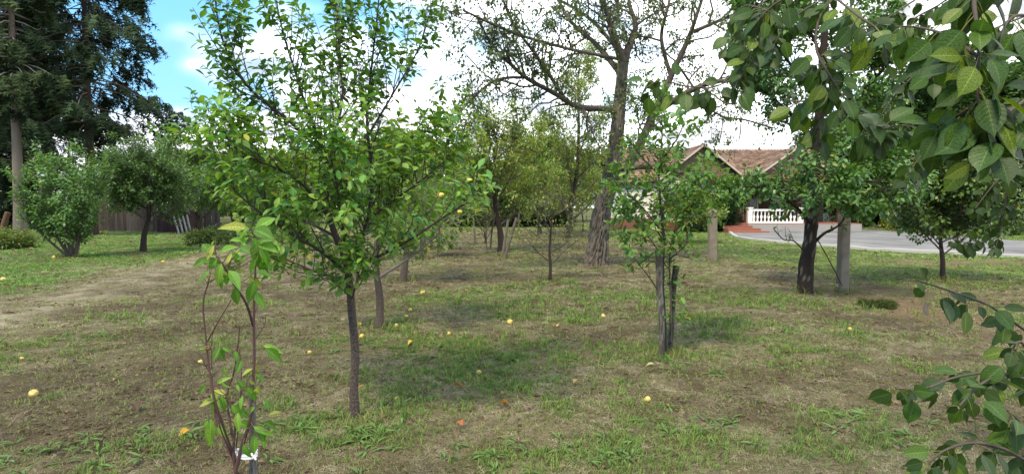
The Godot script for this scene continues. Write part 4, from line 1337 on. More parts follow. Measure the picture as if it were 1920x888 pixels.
	for k in 3:
		g = Geo.new()
		g.box(Vector3(13.2, 0, -37.2 + k * 0.75), Vector3(14.99 + k * 0.2, 0.42 - k * 0.14, -36.45 + k * 0.75), red * (1.0 + 0.06 * (k - 1)))
		wpart(t, "step", g, M.brick)
	# balustrade
	var b := thing("balustrade", "white balustrade with turned balusters at the terrace edge", "balustrade", Vector3(17.2, 0.55, -37.4))
	g = Geo.new()
	g.box(Vector3(15.3, 1.33, -37.5), Vector3(18.3, 1.45, -37.3), white)
	wpart(b, "top_rail", g, M.paint)
	g = Geo.new()
	g.box(Vector3(15.3, 0.55, -37.48), Vector3(18.3, 0.66, -37.32), white)
	wpart(b, "bottom_rail", g, M.paint)
	for x in [15.17, 18.42]:
		g = Geo.new()
		g.box(Vector3(x - 0.13, 0.55, -37.54), Vector3(x + 0.13, 1.5, -37.26), white)
		g.box(Vector3(x - 0.17, 1.5, -37.58), Vector3(x + 0.17, 1.56, -37.22), white)
		wpart(b, "pillar", g, M.paint)
	var spindle := Geo.new()
	var prof := [0.06, 0.06, 0.035, 0.055, 0.085, 0.08, 0.05, 0.03, 0.035, 0.055, 0.06]
	var pts := PackedVector3Array()
	for k in prof.size(): pts.append(Vector3(0, 0.67 * k / (prof.size() - 1), 0))
	tube(spindle, pts, PackedFloat32Array(prof), 10, white)
	var sm := spindle.mesh(M.paint)
	var x := 15.45
	while x < 18.2:
		if x > 0.0:
			var o := MeshInstance3D.new()
			o.name = numbered(b, "baluster")
			o.mesh = sm
			o.position = Vector3(x, 0.66, -37.4) - b.position
			b.add_child(o, true)
		x += 0.235
	# bench
	var wood := Color(0.2, 0.09, 0.05)
	var n := thing("garden_bench", "brown slatted wooden bench on the brick terrace left of the white balustrade", "bench", Vector3(14.65, 0.55, -38.6))
	for k in 4:
		g = Geo.new()
		g.box(Vector3(-0.65, 0.42, -0.22 + k * 0.12), Vector3(0.65, 0.45, -0.12 + k * 0.12), wood)
		part(n, "slat", g, M.wood)
	for k in 3:
		g = Geo.new()
		g.box(Vector3(-0.65, 0.55 + k * 0.13, -0.27), Vector3(0.65, 0.65 + k * 0.13, -0.24), wood)
		part(n, "slat", g, M.wood)
	for sx in [-0.62, 0.62]:
		for sz in [-0.25, 0.22]:
			g = Geo.new()
			g.box(Vector3(sx - 0.035, 0, sz - 0.035), Vector3(sx + 0.035, 0.95 if sz < 0 else 0.62, sz + 0.03), wood)
			part(n, "leg", g, M.wood)
		g = Geo.new()
		g.box(Vector3(sx - 0.045, 0.62, -0.22), Vector3(sx + 0.045, 0.66, 0.28), wood)
		part(n, "armrest", g, M.wood)

# ---------------------------------------------------------------- posts, fence, small buildings
func post(px: float, py: float, top: float, w: float, label: String, lean := 0.0) -> void:
	var foot := on_ground(px, py)
	var hgt := (at(px, top, -foot.z) - foot).y
	var t := thing("fence_post", label, "post", foot, "square posts in a row along the orchard edge")
	var g := Geo.new()
	var rows := 16
	for k in rows + 1:
		var f := float(k) / rows
		for q in [[-1, -0.75], [-0.75, -1], [0.75, -1], [1, -0.75], [1, 0.75], [0.75, 1], [-0.75, 1], [-1, 0.75]]:
			var r := w / 2 * (1.0 + 0.05 * n_fine.get_noise_3d(q[0] * 20, f * 60, q[1] * 20 + px))
			g.add(Vector3((q[0] as float) * r + lean * f * f, f * (hgt + 0.1) - 0.1, -(q[1] as float) * r), Vector3.UP, Color(0.28, 0.24, 0.19) * (0.95 + 0.25 * n_mid.get_noise_2d(f * 90.0 + px, q[0] * 9.0)))
	for k in rows:
		for s in 8:
			g.quad(k * 8 + s, k * 8 + 8 + s, k * 8 + 8 + (s + 1) % 8, k * 8 + (s + 1) % 8)
	var c := g.add(Vector3(lean, hgt + 0.012, 0), Vector3.UP, Color(0.25, 0.22, 0.18))
	for s in 8:
		g.tri(rows * 8 + s, c, rows * 8 + (s + 1) % 8)
	g.smooth()
	part(t, "shaft", g, M.concrete)
	for y in [0.25, 0.6, 0.93]:      # loops of the old fence wire
		g = Geo.new()
		var ring := PackedVector3Array()
		for q in 13:
			ring.append(Vector3(cos(TAU * q / 12) * w * 0.66 + lean * y * y, y * hgt + 0.02 * sin(TAU * q / 12), sin(TAU * q / 12) * w * 0.66))
		var rad := PackedFloat32Array()
		rad.resize(13)
		rad.fill(0.002)
		tube(g, ring, rad, 4, Color(0.12, 0.11, 0.1))
		part(t, "wire_loop", g, M.twig)

func pole(called: String, label: String, cat: String, foot: Vector3, top: Vector3, r: float, col: Color, group := "") -> void:
	var t := thing(called, label, cat, foot, group)
	var g := Geo.new()
	var pts := spline([Vector3(0, -0.05, 0), (top - foot) * 0.5 + rvec() * 0.015, top - foot], 6)
	tube(g, pts, tapered(pts.size(), r, r * 0.85), 9, col, 0.2, true)
	part(t, "shaft", g, M.wood)

func build_edges() -> void:
	post(1580, 546, 402, 0.17, "tall square grey brown post beside the thick dark trunk")
	post(1336, 488, 393, 0.225, "pale square post on the lawn edge in front of the evergreen shrub", -0.02)
	post(1205, 452, 397, 0.17, "slim far post between the furrowed trunk and the staked sapling")
	# plank fence behind the left row
	var d := 38.0
	var a := at(176, 430, d)
	var b := at(415, 430, d)
	var f := thing("plank_fence", "weathered brown plank fence behind the apple trees on the left", "fence", Vector3((a.x + b.x) / 2, 0, -d))
	var planks := []
	for k in 5:
		var g := Geo.new()
		var c := Color(0.2, 0.16, 0.135).lerp(Color(0.12, 0.09, 0.075), k / 4.0)
		g.box(Vector3(-0.085, -0.05, -0.012), Vector3(0.085, 1.85 + 0.05 * k, 0.012), c)
		planks.append(g.mesh(M.wood))
	var n := int((b.x - a.x) / 0.185)
	for k in n:
		var o := MeshInstance3D.new()
		o.name = numbered(f, "plank")
		o.mesh = planks[rng.randi() % 5]
		o.position = Vector3((k + 0.5 - n / 2.0) * 0.185, rr(-0.06, 0.03), rr(-0.01, 0.01))
		o.rotation = Vector3(rr(-0.02, 0.02), 0, rr(-0.02, 0.02))
		f.add_child(o, true)
	for y in [0.45, 1.5]:
		var g := Geo.new()
		g.box(Vector3((a.x - b.x) / 2, y, -0.1), Vector3((b.x - a.x) / 2, y + 0.1, -0.03), Color(0.13, 0.1, 0.08))
		part(f, "rail", g, M.wood)
	# low dark shed in front of it
	var s := thing("shed", "low dark maroon shed between the plank fence and the leaning poles", "shed", Vector3(at(327, 430, 36.5).x, 0, -36.5))
	for k in 9:
		var g := Geo.new()
		g.box(Vector3(-0.85 + k * 0.19, 0, 0.4), Vector3(-0.85 + k * 0.19 + 0.18, 1.28, 0.42 + 0.004 * (k % 2)), Color(0.085, 0.04, 0.04) * rr(0.8, 1.3))
		part(s, "plank", g, M.wood)
	var g := Geo.new()
	g.box(Vector3(-0.85, 0, -0.8), Vector3(0.86, 1.27, 0.395), Color(0.07, 0.045, 0.04))
	part(s, "wall", g, M.wood)
	g = Geo.new()
	g.obox(Transform3D(Basis.from_euler(Vector3(0.12, 0, 0)) * Basis.from_scale(Vector3(1.0, 0.035, 0.8)), Vector3(0, 1.38, -0.15)), Color(0.1, 0.075, 0.07))
	part(s, "roof", g, M.wood)
	var words := ["leftmost of the pale poles leaning on the maroon shed", "second of the pale poles leaning on the maroon shed", "third of the pale poles leaning on the maroon shed", "last of the pale poles leaning beside the maroon shed, next to the yellow post"]
	for k in 4:
		var foot := on_ground(335 + k * 7.5, 437.5 - k * 0.3)
		pole("leaning_pole", words[k], "pole", foot, at(321 + k * 8.5, 393 - k * 2, -foot.z + 0.5), 0.055, Color(0.42, 0.4, 0.37), "pale poles leaning by the shed")
	var foot := on_ground(362, 433)
	pole("yellow_post", "pale yellow post standing right of the leaning poles", "post", foot, at(362, 386, -foot.z), 0.12, Color(0.5, 0.43, 0.2))
	foot = on_ground(240, 441)
	pole("thin_stick", "thin pale stick stuck in the grass before the plank fence", "stick", foot, at(247, 404, -foot.z), 0.025, Color(0.32, 0.29, 0.25))
	foot = on_ground(0, 440)
	pole("leaning_log", "brown sawn log leaning at the left edge under the conifers", "log", foot, at(14, 398, -foot.z), 0.16, Color(0.24, 0.14, 0.08))
	# stakes in the middle distance
	for q in [[942, 481, 953, 412, 0.05, "pale stake of the leaning pair in mid orchard, the left one"], [946, 484, 969, 408, 0.055, "darker stake of the leaning pair in mid orchard, the right one"], [919, 470, 926, 408, 0.035, "thin dark stake leaning left of the pale leaning pair"], [913, 471, 911, 420, 0.025, "thin straight stick beside the bushy low sapling"], [891, 454, 888, 412, 0.05, "slanted grey stake left of the bushy low sapling"], [1074, 437, 1072, 398, 0.08, "slim grey pole behind the shrubby tree and the old walnut trunk"], [972, 432, 975, 380, 0.08, "far pale pole right of the crooked trunk"]]:
		foot = on_ground(q[0], q[1])
		pole("wooden_stake", q[5], "stake", foot, at(q[2], q[3], -foot.z + 0.1), q[4], Color(0.2, 0.17, 0.14) * rr(0.8, 1.4), "thin stakes in the middle of the orchard")
	foot = on_ground(1737, 592)
	pole("wooden_stake", "short grey stub sticking up from the bare soil under the near leaves", "stake", foot, at(1740, 566, -foot.z), 0.03, Color(0.22, 0.2, 0.17))
	# timber pile across the drive, far house and trellis on the right
	foot = on_ground(1645, 425)
	var w := thing("timber_pile", "pile of dark brown timber across the drive behind the tall post", "timber pile", foot)
	for r in 5:
		for k in 7 - r:
			g = Geo.new()
			var rad := rr(0.15, 0.2)
			var p := Vector3((k - (6 - r) / 2.0) * 0.36, 0.18 + r * 0.31, rr(-0.1, 0.1))
			tube(g, PackedVector3Array([p + Vector3(rr(-0.05, 0.05), 0, 1.2), p, p - Vector3(0, 0, 1.2)]), PackedFloat32Array([rad * 0.9, rad, rad]), 9, Color(0.085, 0.05, 0.042) * rr(0.7, 1.4), 0.1)
			var c := g.add(p + Vector3(0, 0, 1.2), Vector3.BACK, Color(0.14, 0.085, 0.065))
			for e in 9: g.tri(e, c, (e + 1) % 9)
			part(w, "log", g, M.wood)
	g = Geo.new()
	g.box(Vector3(-2.3, 0.02, -0.2), Vector3(-0.6, 0.2, 1.6), Color(0.45, 0.43, 0.4))
	var slab := thing("concrete_slab", "pale concrete slab lying left of the dark timber pile", "slab", foot)
	part(slab, "block", g, M.concrete)
	var c := thing("far_house", "beige house half hidden in the trees beyond the drive", "house", Vector3(at(1640, 400, 62).x, 0, -62))
	g = Geo.new()
	g.box(Vector3(-5, 0, -6), Vector3(5, 5.6, 0), Color(0.46, 0.38, 0.28))
	part(c, "wall", g, M.plaster)
	c.position.y = 0.0
	for x in [-3.0, 0.0, 3.0]:
		g = Geo.new()
		g.box(Vector3(x - 0.5, 2.9, 0), Vector3(x + 0.5, 4.3, 0.06), Color(0.6, 0.58, 0.55))
		var win := part(c, "window", g, M.paint)
		g = Geo.new()
		g.box(Vector3(x - 0.4, 3.0, 0.06), Vector3(x + 0.4, 4.2, 0.07), Color(0.03, 0.035, 0.04))
		part(win, "pane", g, M.paint)
	roof_slope(c, c.position + Vector3(-5.4, 8.2, -3), c.position + Vector3(5.4, 8.2, -3), Vector3(0, -2.7, 3.4).normalized(), 4.4)
	roof_slope(c, c.position + Vector3(5.4, 8.2, -3), c.position + Vector3(-5.4, 8.2, -3), Vector3(0, -2.7, -3.4).normalized(), 4.4)
	foot = on_ground(1872, 434)
	var tr := thing("garden_trellis", "thin white metal garden frame on the grass beyond the drive", "trellis", foot)
	for q in [[0, 0, 0, 1.15], [0.55, 0, 0.55, 0.8], [-0.55, 0, -0.55, 0.8], [-0.6, 0.45, 0.6, 0.45], [-0.6, 0.78, 0.6, 0.78]]:
		g = Geo.new()
		tube(g, PackedVector3Array([Vector3(q[0], q[1], 0), Vector3((q[0] + q[2]) / 2.0, (q[1] + q[3]) / 2.0, 0), Vector3(q[2], q[3], 0)]), PackedFloat32Array([0.022, 0.022, 0.022]), 6, Color(0.75, 0.75, 0.75))
		part(tr, "bar", g, M.paint)
	# a roof among the trees in the middle
	c = thing("outbuilding", "small outbuilding with pinkish roof glimpsed between the middle trees", "building", Vector3(at(946, 400, 56).x, 0, -56))
	g = Geo.new()
	g.box(Vector3(-1.6, 0, -2.5), Vector3(1.6, 2.0, 0), Color(0.2, 0.15, 0.13))
	part(c, "wall", g, M.plaster)
	g = Geo.new()
	g.box(Vector3(-0.5, 0, 0), Vector3(0.4, 1.8, 0.05), Color(0.1, 0.08, 0.07))
	part(c, "door", g, M.wood)
	roof_slope(c, c.position + Vector3(-1.9, 3.2, -1.3), c.position + Vector3(1.9, 3.2, -1.3), Vector3(0, -1.3, 1.6).normalized(), 2.1)
	roof_slope(c, c.position + Vector3(1.9, 3.2, -1.3), c.position + Vector3(-1.9, 3.2, -1.3), Vector3(0, -1.3, -1.6).normalized(), 2.1)

# ---------------------------------------------------------------- the other trees
func build_trees() -> void:
	var grey := Color(0.2, 0.17, 0.15)
	var o := opts(Color(0.10, 0.2, 0.04), Color(0.21, 0.33, 0.06), {"bark": grey, "leaf": 0.1, "gap": 0.026, "len": 0.55, "branch": 6.0, "yellow": 0.06, "ycol": Color(0.45, 0.38, 0.05), "shoots": 15, "mesh": LM.small[0]})
	var b := on_ground(710, 616)
	orchard_tree("yellowish fruit tree with pale grey trunk right behind the nearest tree", b, b + Vector3(0.05, 1.9, -0.1), 0.5, 0.068, 8, 1.15, 0.75, o, "fruit trees in the left row")
	# quinces still on that tree
	for q in [[880, 338, 7.0, 0.035, "yellow fruit hanging at the outer right of the yellowish tree"], [826, 366, 6.9, 0.045, "yellow fruit hanging low on a right branch of the yellowish tree"], [862, 397, 7.0, 0.03, "small greenish yellow fruit lowest on the yellowish tree"], [486, 352, 6.6, 0.035, "yellow fruit hanging on the left side of the nearest trees"]]:
		hang_fruit(at(q[0], q[1], q[2]), q[3], q[4])
	var o2 := o.duplicate()
	o2.merge({"a": Color(0.07, 0.15, 0.035), "b": Color(0.15, 0.24, 0.05), "leaf": 0.11, "gap": 0.036}, true)
	b = on_ground(755, 528)
	orchard_tree("fruit tree with a trunk leaning right, third in the left row", b, at(772, 400, -b.z), 0.55, 0.1, 8, 1.7, 0.8, o2, "fruit trees in the left row")
	b = on_ground(789, 483)
	orchard_tree("slim fruit tree, fourth in the left row", b, at(794, 385, -b.z), 0.6, 0.09, 7, 1.6, 1.0, o2, "fruit trees in the left row")
	b = on_ground(808, 470)
	orchard_tree("thin stemmed fruit tree, fifth in the left row", b, at(810, 380, -b.z), 0.6, 0.06, 7, 1.5, 1.0, o2, "fruit trees in the left row")
	b = on_ground(822, 460)
	orchard_tree("farthest thin stemmed fruit tree in the left row", b, at(824, 375, -b.z), 0.6, 0.07, 7, 1.8, 1.0, o2, "fruit trees in the left row")
	# centre: twiggy little tree, bushy sapling, crooked tree, shrubby trees behind
	var thin := opts(Color(0.08, 0.15, 0.035), Color(0.16, 0.22, 0.05), {"bark": Color(0.1, 0.08, 0.065), "leaf": 0.075, "gap": 0.09, "len": 0.6, "branch": 5.0, "wiggle": 0.4, "yellow": 0.1, "shoots": 10, "twig_r": 0.006})
	b = on_ground(1031, 527)
	orchard_tree("little twiggy half bare tree with knobbly trunk left of the furrowed walnut trunk", b, at(1036, 400, -b.z), 0.35, 0.045, 9, 0.8, 0.6, thin, "", "twiggy_tree")
	b = on_ground(910, 455)
	orchard_tree("bushy low sapling among thin sticks in mid orchard", b, at(908, 400, -b.z), 0.15, 0.04, 9, 1.0, 1.4, thin, "", "bushy_sapling")
	var mid := opts(Color(0.13, 0.22, 0.04), Color(0.27, 0.35, 0.07), {"bark": Color(0.13, 0.105, 0.09), "leaf": 0.15, "gap": 0.05, "len": 1.2, "branch": 4.5, "wiggle": 0.32, "yellow": 0.1, "ycol": Color(0.42, 0.34, 0.08), "shoots": 20, "twig_r": 0.015, "seg": 0.2, "levels": 1})
	b = on_ground(940, 472)
	orchard_tree("crooked grey tree behind the pair of leaning stakes", b, at(928, 275, -b.z), 0.4, 0.14, 10, 2.0, 0.9, mid, "middle trees left of the walnut", "crooked_tree")
	b = on_ground(1066, 446)
	orchard_tree("yellow green shrubby tree close behind the furrowed walnut trunk", b, at(1085, 150, -b.z), 0.18, 0.16, 19, 2.7, 0.8, mid, "middle trees left of the walnut", "shrubby_tree")
	b = on_ground(1012, 440)
	orchard_tree("shrubby green tree between the crooked tree and the walnut", b, at(1000, 255, -b.z), 0.22, 0.14, 14, 2.6, 0.8, mid, "middle trees left of the walnut", "shrubby_tree")
	b = on_ground(1093, 434)
	orchard_tree("thin straight young tree on the bright grass left of the walnut trunk", b, at(1095, 340, -b.z), 0.5, 0.06, 8, 1.8, 0.9, mid, "", "young_tree")
	b = on_ground(1288, 456)
	orchard_tree("short leaning young tree between the staked sapling and the pale lawn post", b, at(1293, 395, -b.z), 0.5, 0.07, 7, 0.9, 0.8, mid, "", "young_tree")
	var dk := opts(Color(0.055, 0.115, 0.03), Color(0.12, 0.2, 0.045), {"bark": Color(0.075, 0.06, 0.055), "leaf": 0.1, "gap": 0.026, "len": 0.75, "branch": 7.0, "levels": 1, "shoots": 24, "mesh": LM.dark[0], "droop": 0.45, "yellow": 0.02})
	b = on_ground(1767, 526)
	orchard_tree("small dense dark tree with thin trunk on the grass before the drive", b, at(1775, 350, -b.z), 0.42, 0.06, 12, 1.45, 0.6, dk, "", "small_tree")
	# left: silvery bush tree and two apple trees
	b = on_ground(136, 483)
	var t := thing("bush_tree", "round light green bushy tree with a leaning stem in the grass on the left", "tree", b)
	var g := Geo.new()
	var l := Leaves.new()
	var sil := opts(Color(0.09, 0.2, 0.06), Color(0.19, 0.33, 0.11), {"bark": Color(0.09, 0.075, 0.06), "leaf": 0.13, "gap": 0.032, "len": 0.68, "branch": 6.0, "levels": 1, "up": 0.8, "rise": 0.6, "seg": 0.2, "twig_r": 0.012})
	for k in 11:
		var a := TAU * k / 11.0 + rr(-0.2, 0.2)
		var r := rr(0.3, 1.25) if k else 0.1
		var e := Vector3(cos(a) * r, rr(2.3, 3.2) * (1.15 - 0.25 * r), sin(a) * r)
		limb(g, l, [Vector3(cos(a) * 0.07, -0.05, sin(a) * 0.07), Vector3(cos(a) * r * 0.45 - 0.05, 0.55, sin(a) * r * 0.45), e * Vector3(0.85, 0.55, 0.85), e], 0.05, 0.008, sil, 34, 0.22, 6)
	for k in 16:
		shoot(g, l, Vector3(rr(-1.1, 1.1), rr(1.6, 2.5), rr(-1, 1)), Vector3(rr(-0.6, 0.6), 1, rr(-0.5, 0.5)), rr(0.8, 1.4), 0.01, sil, 0)
	part(t, "trunk", g, M.twig)
	many(t, "crown", LM.small[0], l)
	var app := opts(Color(0.07, 0.145, 0.045), Color(0.13, 0.22, 0.06), {"bark": Color(0.085, 0.07, 0.06), "leaf": 0.12, "gap": 0.03, "len": 0.85, "branch": 6.5, "shoots": 30, "levels": 1, "seg": 0.2, "droop": 0.35})
	b = on_ground(268, 472)
	orchard_tree("dark trunked apple tree with a wide crown before the plank fence", b, at(275, 325, -b.z), 0.5, 0.12, 12, 1.7, 0.65, app, "apple trees on the left grass")
	b = on_ground(377, 459)
	orchard_tree("grey trunked apple tree beside the yellow post", b, at(372, 325, -b.z), 0.5, 0.15, 11, 1.9, 0.65, app, "apple trees on the left grass")
	b = on_ground(438, 447)
	orchard_tree("far apple tree half hidden behind the nearest fruit tree", b, at(440, 320, -b.z), 0.4, 0.14, 11, 2.2, 0.65, app, "apple trees on the left grass")
	# low plants
	for q in [[395, 459, 1.0, 0.55, "low leafy plants around the grey apple trunk", Color(0.1, 0.17, 0.06), Color(0.2, 0.28, 0.12)], [14, 466, 0.75, 0.55, "pale green weeds at the left edge of the grass", Color(0.13, 0.19, 0.06), Color(0.22, 0.27, 0.1)], [1645, 575, 0.3, 0.1, "dark grass tuft on the worn ground right of the tall square post", Color(0.06, 0.09, 0.03), Color(0.12, 0.15, 0.05)]]:
		shrub(q[4], on_ground(q[0], q[1]), Vector3(q[2], q[3], q[2]), 16 if (q[2] as float) > 0.5 else 24, opts(q[5], q[6], {"s": (q[3] as float) * 0.55}))
	var ev := opts(Color(0.018, 0.045, 0.017), Color(0.04, 0.085, 0.028), {"s": 0.5, "mesh": LM.shrub})
	shrub("dense dark evergreen shrub in front of the house wall", Vector3(12.3, 0, -37.4), Vector3(1.75, 2.9, 1.3), 80, ev, "evergreen_shrub")
	var vine := opts(Color(0.08, 0.16, 0.035), Color(0.16, 0.25, 0.05), {"s": 0.35})
	var vn := thing("climbing_vine", "green climbing vine hanging along the porch eaves", "vine", Vector3(17.2, 0.55, -38.9))
	l = Leaves.new()
	g = Geo.new()
	for x in [13.4, 16.0, 19.2]:
		tube(g, spline([Vector3(x - 17.2, 0, 0), Vector3(x - 17.1, 1.2, -0.05), Vector3(x - 17.2, 2.6, 0)], 4), tapered(9, 0.04, 0.02), 6, Color(0.1, 0.08, 0.06), 0.2)
	part(vn, "stem", g, M.twig)
	crown(l, Vector3(0, 2.45, 0), Vector3(4.4, 0.5, 0.35), 46, 24, 0.42, 0.35, vine)
	many(vn, "leaves", LM.cluster_fine, l)
	# conifers on the left
	var sp := {"a": Color(0.016, 0.03, 0.016), "b": Color(0.042, 0.072, 0.03), "bark": Color(0.1, 0.075, 0.06), "stop": 19.0}
	spruce("big dark spruce with drooping boughs reaching over the gap of blue sky", on_ground(172, 441), 21.0, 6.2, 6.6, 0.3, sp, "spruces on the left")
	var sp2 := {"a": Color(0.03, 0.05, 0.022), "b": Color(0.07, 0.105, 0.04), "bark": Color(0.34, 0.3, 0.26), "stop": 18.0}
	spruce("spruce with a bare pale trunk near the left edge", on_ground(38, 446), 20.0, 7.2, 3.4, 0.3, sp2, "spruces on the left")
	spruce("dark spruce with low boughs behind the pale trunk", on_ground(-30, 431), 18.0, 0.8, 4.4, 0.3, sp, "spruces on the left")
	spruce("dark spruce with low boughs behind the round bushy tree", on_ground(92, 429), 20.0, 1.0, 4.6, 0.3, sp, "spruces on the left")
	b = on_ground(80, 437)
	pole("dead_tree", "thin pale bare dead tree standing right of the pale spruce trunk", "tree", b, at(76, 330, -b.z), 0.1, Color(0.27, 0.24, 0.2))
	# trees that close the view
	var bg := opts(Color(0.09, 0.17, 0.05), Color(0.17, 0.26, 0.07), {"each": 40, "s": 0.6})
	var yg := opts(Color(0.13, 0.2, 0.055), Color(0.24, 0.31, 0.09), {"each": 40, "s": 0.6, "yellow": 0.06})
	var dg := opts(Color(0.045, 0.095, 0.03), Color(0.095, 0.165, 0.045), {"each": 40, "s": 0.6})
	for q in [
		[455, 60, 7.5, 7.0, 0.5, 30, bg, "grey green tree far behind the apple trees"],
		[250, 62, 7.6, 6.0, 0.3, 30, bg, "rounded tree behind the plank fence"],
		[345, 70, 8.2, 7.0, 0.3, 30, yg, "paler tree behind the yellow post"],
		[560, 58, 7.8, 7.0, 0.3, 34, yg, "far green tree seen through the nearest fruit tree"],
		[665, 62, 8.6, 7.0, 0.3, 34, bg, "far tree behind the pale grey trunk"],
		[760, 55, 8.4, 6.4, 0.2, 36, yg, "yellow green tree closing the end of the left row"],
		[845, 60, 8.0, 6.6, 0.2, 34, bg, "green tree closing the orchard left of the crooked tree"],
		[900, 52, 5.6, 5.0, 0.2, 30, dg, "dark bushy tree left of the pinkish roof"],
		[990, 50, 6.0, 5.5, 0.0, 34, dg, "dark bushy tree right of the pinkish roof"],
		[1050, 64, 9.0, 6.5, 0.6, 30, bg, "tall green tree behind the shrubby middle trees"],
		[1135, 70, 7.6, 5.5, 2.2, 24, yg, "pale green tree beyond the bright grass by the walnut trunk"],
		[1205, 58, 7.4, 5.0, 0.8, 24, dg, "dark tree behind the left end of the house"],
		[1575, 56, 11.0, 8.0, 1.2, 56, dg, "dark tree rising behind the right gable"],
		[1668, 46, 10.5, 7.0, 1.2, 60, bg, "green tree beside the far beige house"],
		[1745, 42, 11.5, 7.4, 0.8, 76, dg, "dark green tree across the drive behind the small dense tree"],
		[1840, 45, 13.0, 8.0, 0.8, 84, bg, "green tree across the drive behind the white frame"],
		[1950, 38, 11.5, 7.5, 0.6, 80, dg, "dark tree at the right edge across the drive"],
		[2080, 44, 12.5, 9.0, 0.6, 70, bg, "tree beyond the right edge across the drive"],
	]:
		var p := at(q[0], 400, q[1])
		far_tree(q[7], Vector3(p.x, 0, p.z), q[2], q[3], q[4], q[5], q[6], "trees closing the view")
	for q in [[1355, 64, 7.6, 0.7, "slim dark conifer tip above the house ridge"], [1375, 66, 7.2, 0.7, "second slim conifer tip above the house ridge"]]:
		var p := at(q[0], 400, q[1])
		spruce(q[4], Vector3(p.x, 0, p.z), q[2], 1.0, 1.4, 0.12, sp, "slim conifers behind the house")
	# hedge at the end of the orchard, shrubs across the drive
	for q in [[880, 47, 2.2, 1.5, "dark hedge shrub at the left of the orchard's far end"], [930, 47, 2.3, 1.5, "dark hedge shrub under the pinkish roof"], [985, 46, 2.4, 1.6, "dark hedge shrub behind the leaning stakes' right side"], [1035, 46, 2.0, 1.5, "dark hedge shrub at the right of the orchard's far end"]]:
		var p := at(q[0], 400, q[1])
		shrub(q[4], Vector3(p.x, 0, p.z), Vector3(q[2], q[3], 1.0), 34, opts(Color(0.022, 0.035, 0.016), Color(0.05, 0.07, 0.026), {"s": 0.45}), "hedge_shrub")
	for q in [[1880, 33, 1.2, 1.2, "light green garden shrub behind the white metal frame", Color(0.13, 0.2, 0.08), Color(0.24, 0.32, 0.15)], [1700, 40, 1.4, 1.4, "yellow green shrub right of the dark timber pile", Color(0.16, 0.2, 0.04), Color(0.33, 0.34, 0.08)], [1600, 46, 1.5, 1.3, "dark shrub left of the concrete slab", Color(0.03, 0.06, 0.02), Color(0.07, 0.11, 0.03)], [1790, 44, 2.5, 1.8, "broad dark shrub across the drive behind the small dense tree", Color(0.03, 0.06, 0.02), Color(0.07, 0.12, 0.035)]]:
		var p := at(q[0], 400, q[1])
		shrub(q[4], Vector3(p.x, 0, p.z), Vector3(q[2], q[3], 1.0), 30, opts(q[5], q[6], {"s": 0.4}), "garden_shrub")

func shrub(label: String, base: Vector3, size: Vector3, clumps: int, o: Dictionary, called := "low_plant") -> void:
	var t := thing(called, label, "shrub" if called.contains("shrub") else "plant", base)
	var l := Leaves.new()
	var g := Geo.new()
	for k in 7:
		var a := TAU * k / 7.0
		tube(g, PackedVector3Array([Vector3.ZERO, Vector3(cos(a) * size.x * 0.2, size.y * 0.3, sin(a) * size.z * 0.2), Vector3(cos(a) * size.x * 0.5, size.y * 0.7, sin(a) * size.z * 0.5)]), PackedFloat32Array([0.02, 0.015, 0.006]), 5, Color(0.08, 0.065, 0.05))
	part(t, "stems", g, M.twig, true)
	crown(l, Vector3(0, size.y * 0.5, 0), Vector3(size.x * 0.85, size.y * 0.46, size.z * 0.85), clumps, 16, minf(size.x, size.y) * 0.3, o.get("s", 0.4), o)
	many(t, "foliage", o.get("mesh", LM.shrub), l)

# ---------------------------------------------------------------- fruit and leaves on the ground
func fruit_geo(r: float, col: Color) -> Geo:
	var g := Geo.new()
	for k in 11:
		var a := PI * k / 10.0
		for s in 14:
			var b := TAU * s / 14.0
			var rad := sin(a) * (1.0 + 0.04 * cos(b * 5.0) * a / PI)
			var y := cos(a) * 0.9 - 0.22 * exp(-pow(a / 0.45, 2.0)) + 0.1 * exp(-pow((PI - a) / 0.4, 2.0))
			var c := col.lerp(Color(0.42, 0.4, 0.08), clampf(n_fine.get_noise_3d(cos(b) * 30, y * 30, sin(b) * 30) * 1.5, 0, 0.5))
			if n_fine.get_noise_3d(cos(b) * 90 + r * 9000, y * 90, sin(b) * 90) > 0.42: c = Color(0.2, 0.1, 0.03)
			g.add(Vector3(cos(b) * rad, y, -sin(b) * rad) * r, Vector3.UP, c)
	for k in 10:
		for s in 14:
			g.quad(k * 14 + s, k * 14 + (s + 1) % 14, (k + 1) * 14 + (s + 1) % 14, (k + 1) * 14 + s)
	g.smooth()
	return g

func fruit_stalk(r: float) -> Geo:
	var g := Geo.new()
	tube(g, PackedVector3Array([Vector3(0, r * 0.66, 0), Vector3(r * 0.05, r * 0.95, 0), Vector3(r * 0.2, r * 1.25, 0)]), PackedFloat32Array([r * 0.05, r * 0.045, r * 0.06]), 5, Color(0.1, 0.07, 0.04))
	return g

func hang_fruit(p: Vector3, r: float, label: String) -> void:
	var t := thing("hanging_fruit", label, "fruit", p, "fruit still on the trees")
	part(t, "flesh", fruit_geo(r, Color(0.58, 0.42, 0.06)), M.apple)
	part(t, "stalk", fruit_stalk(r), M.twig)

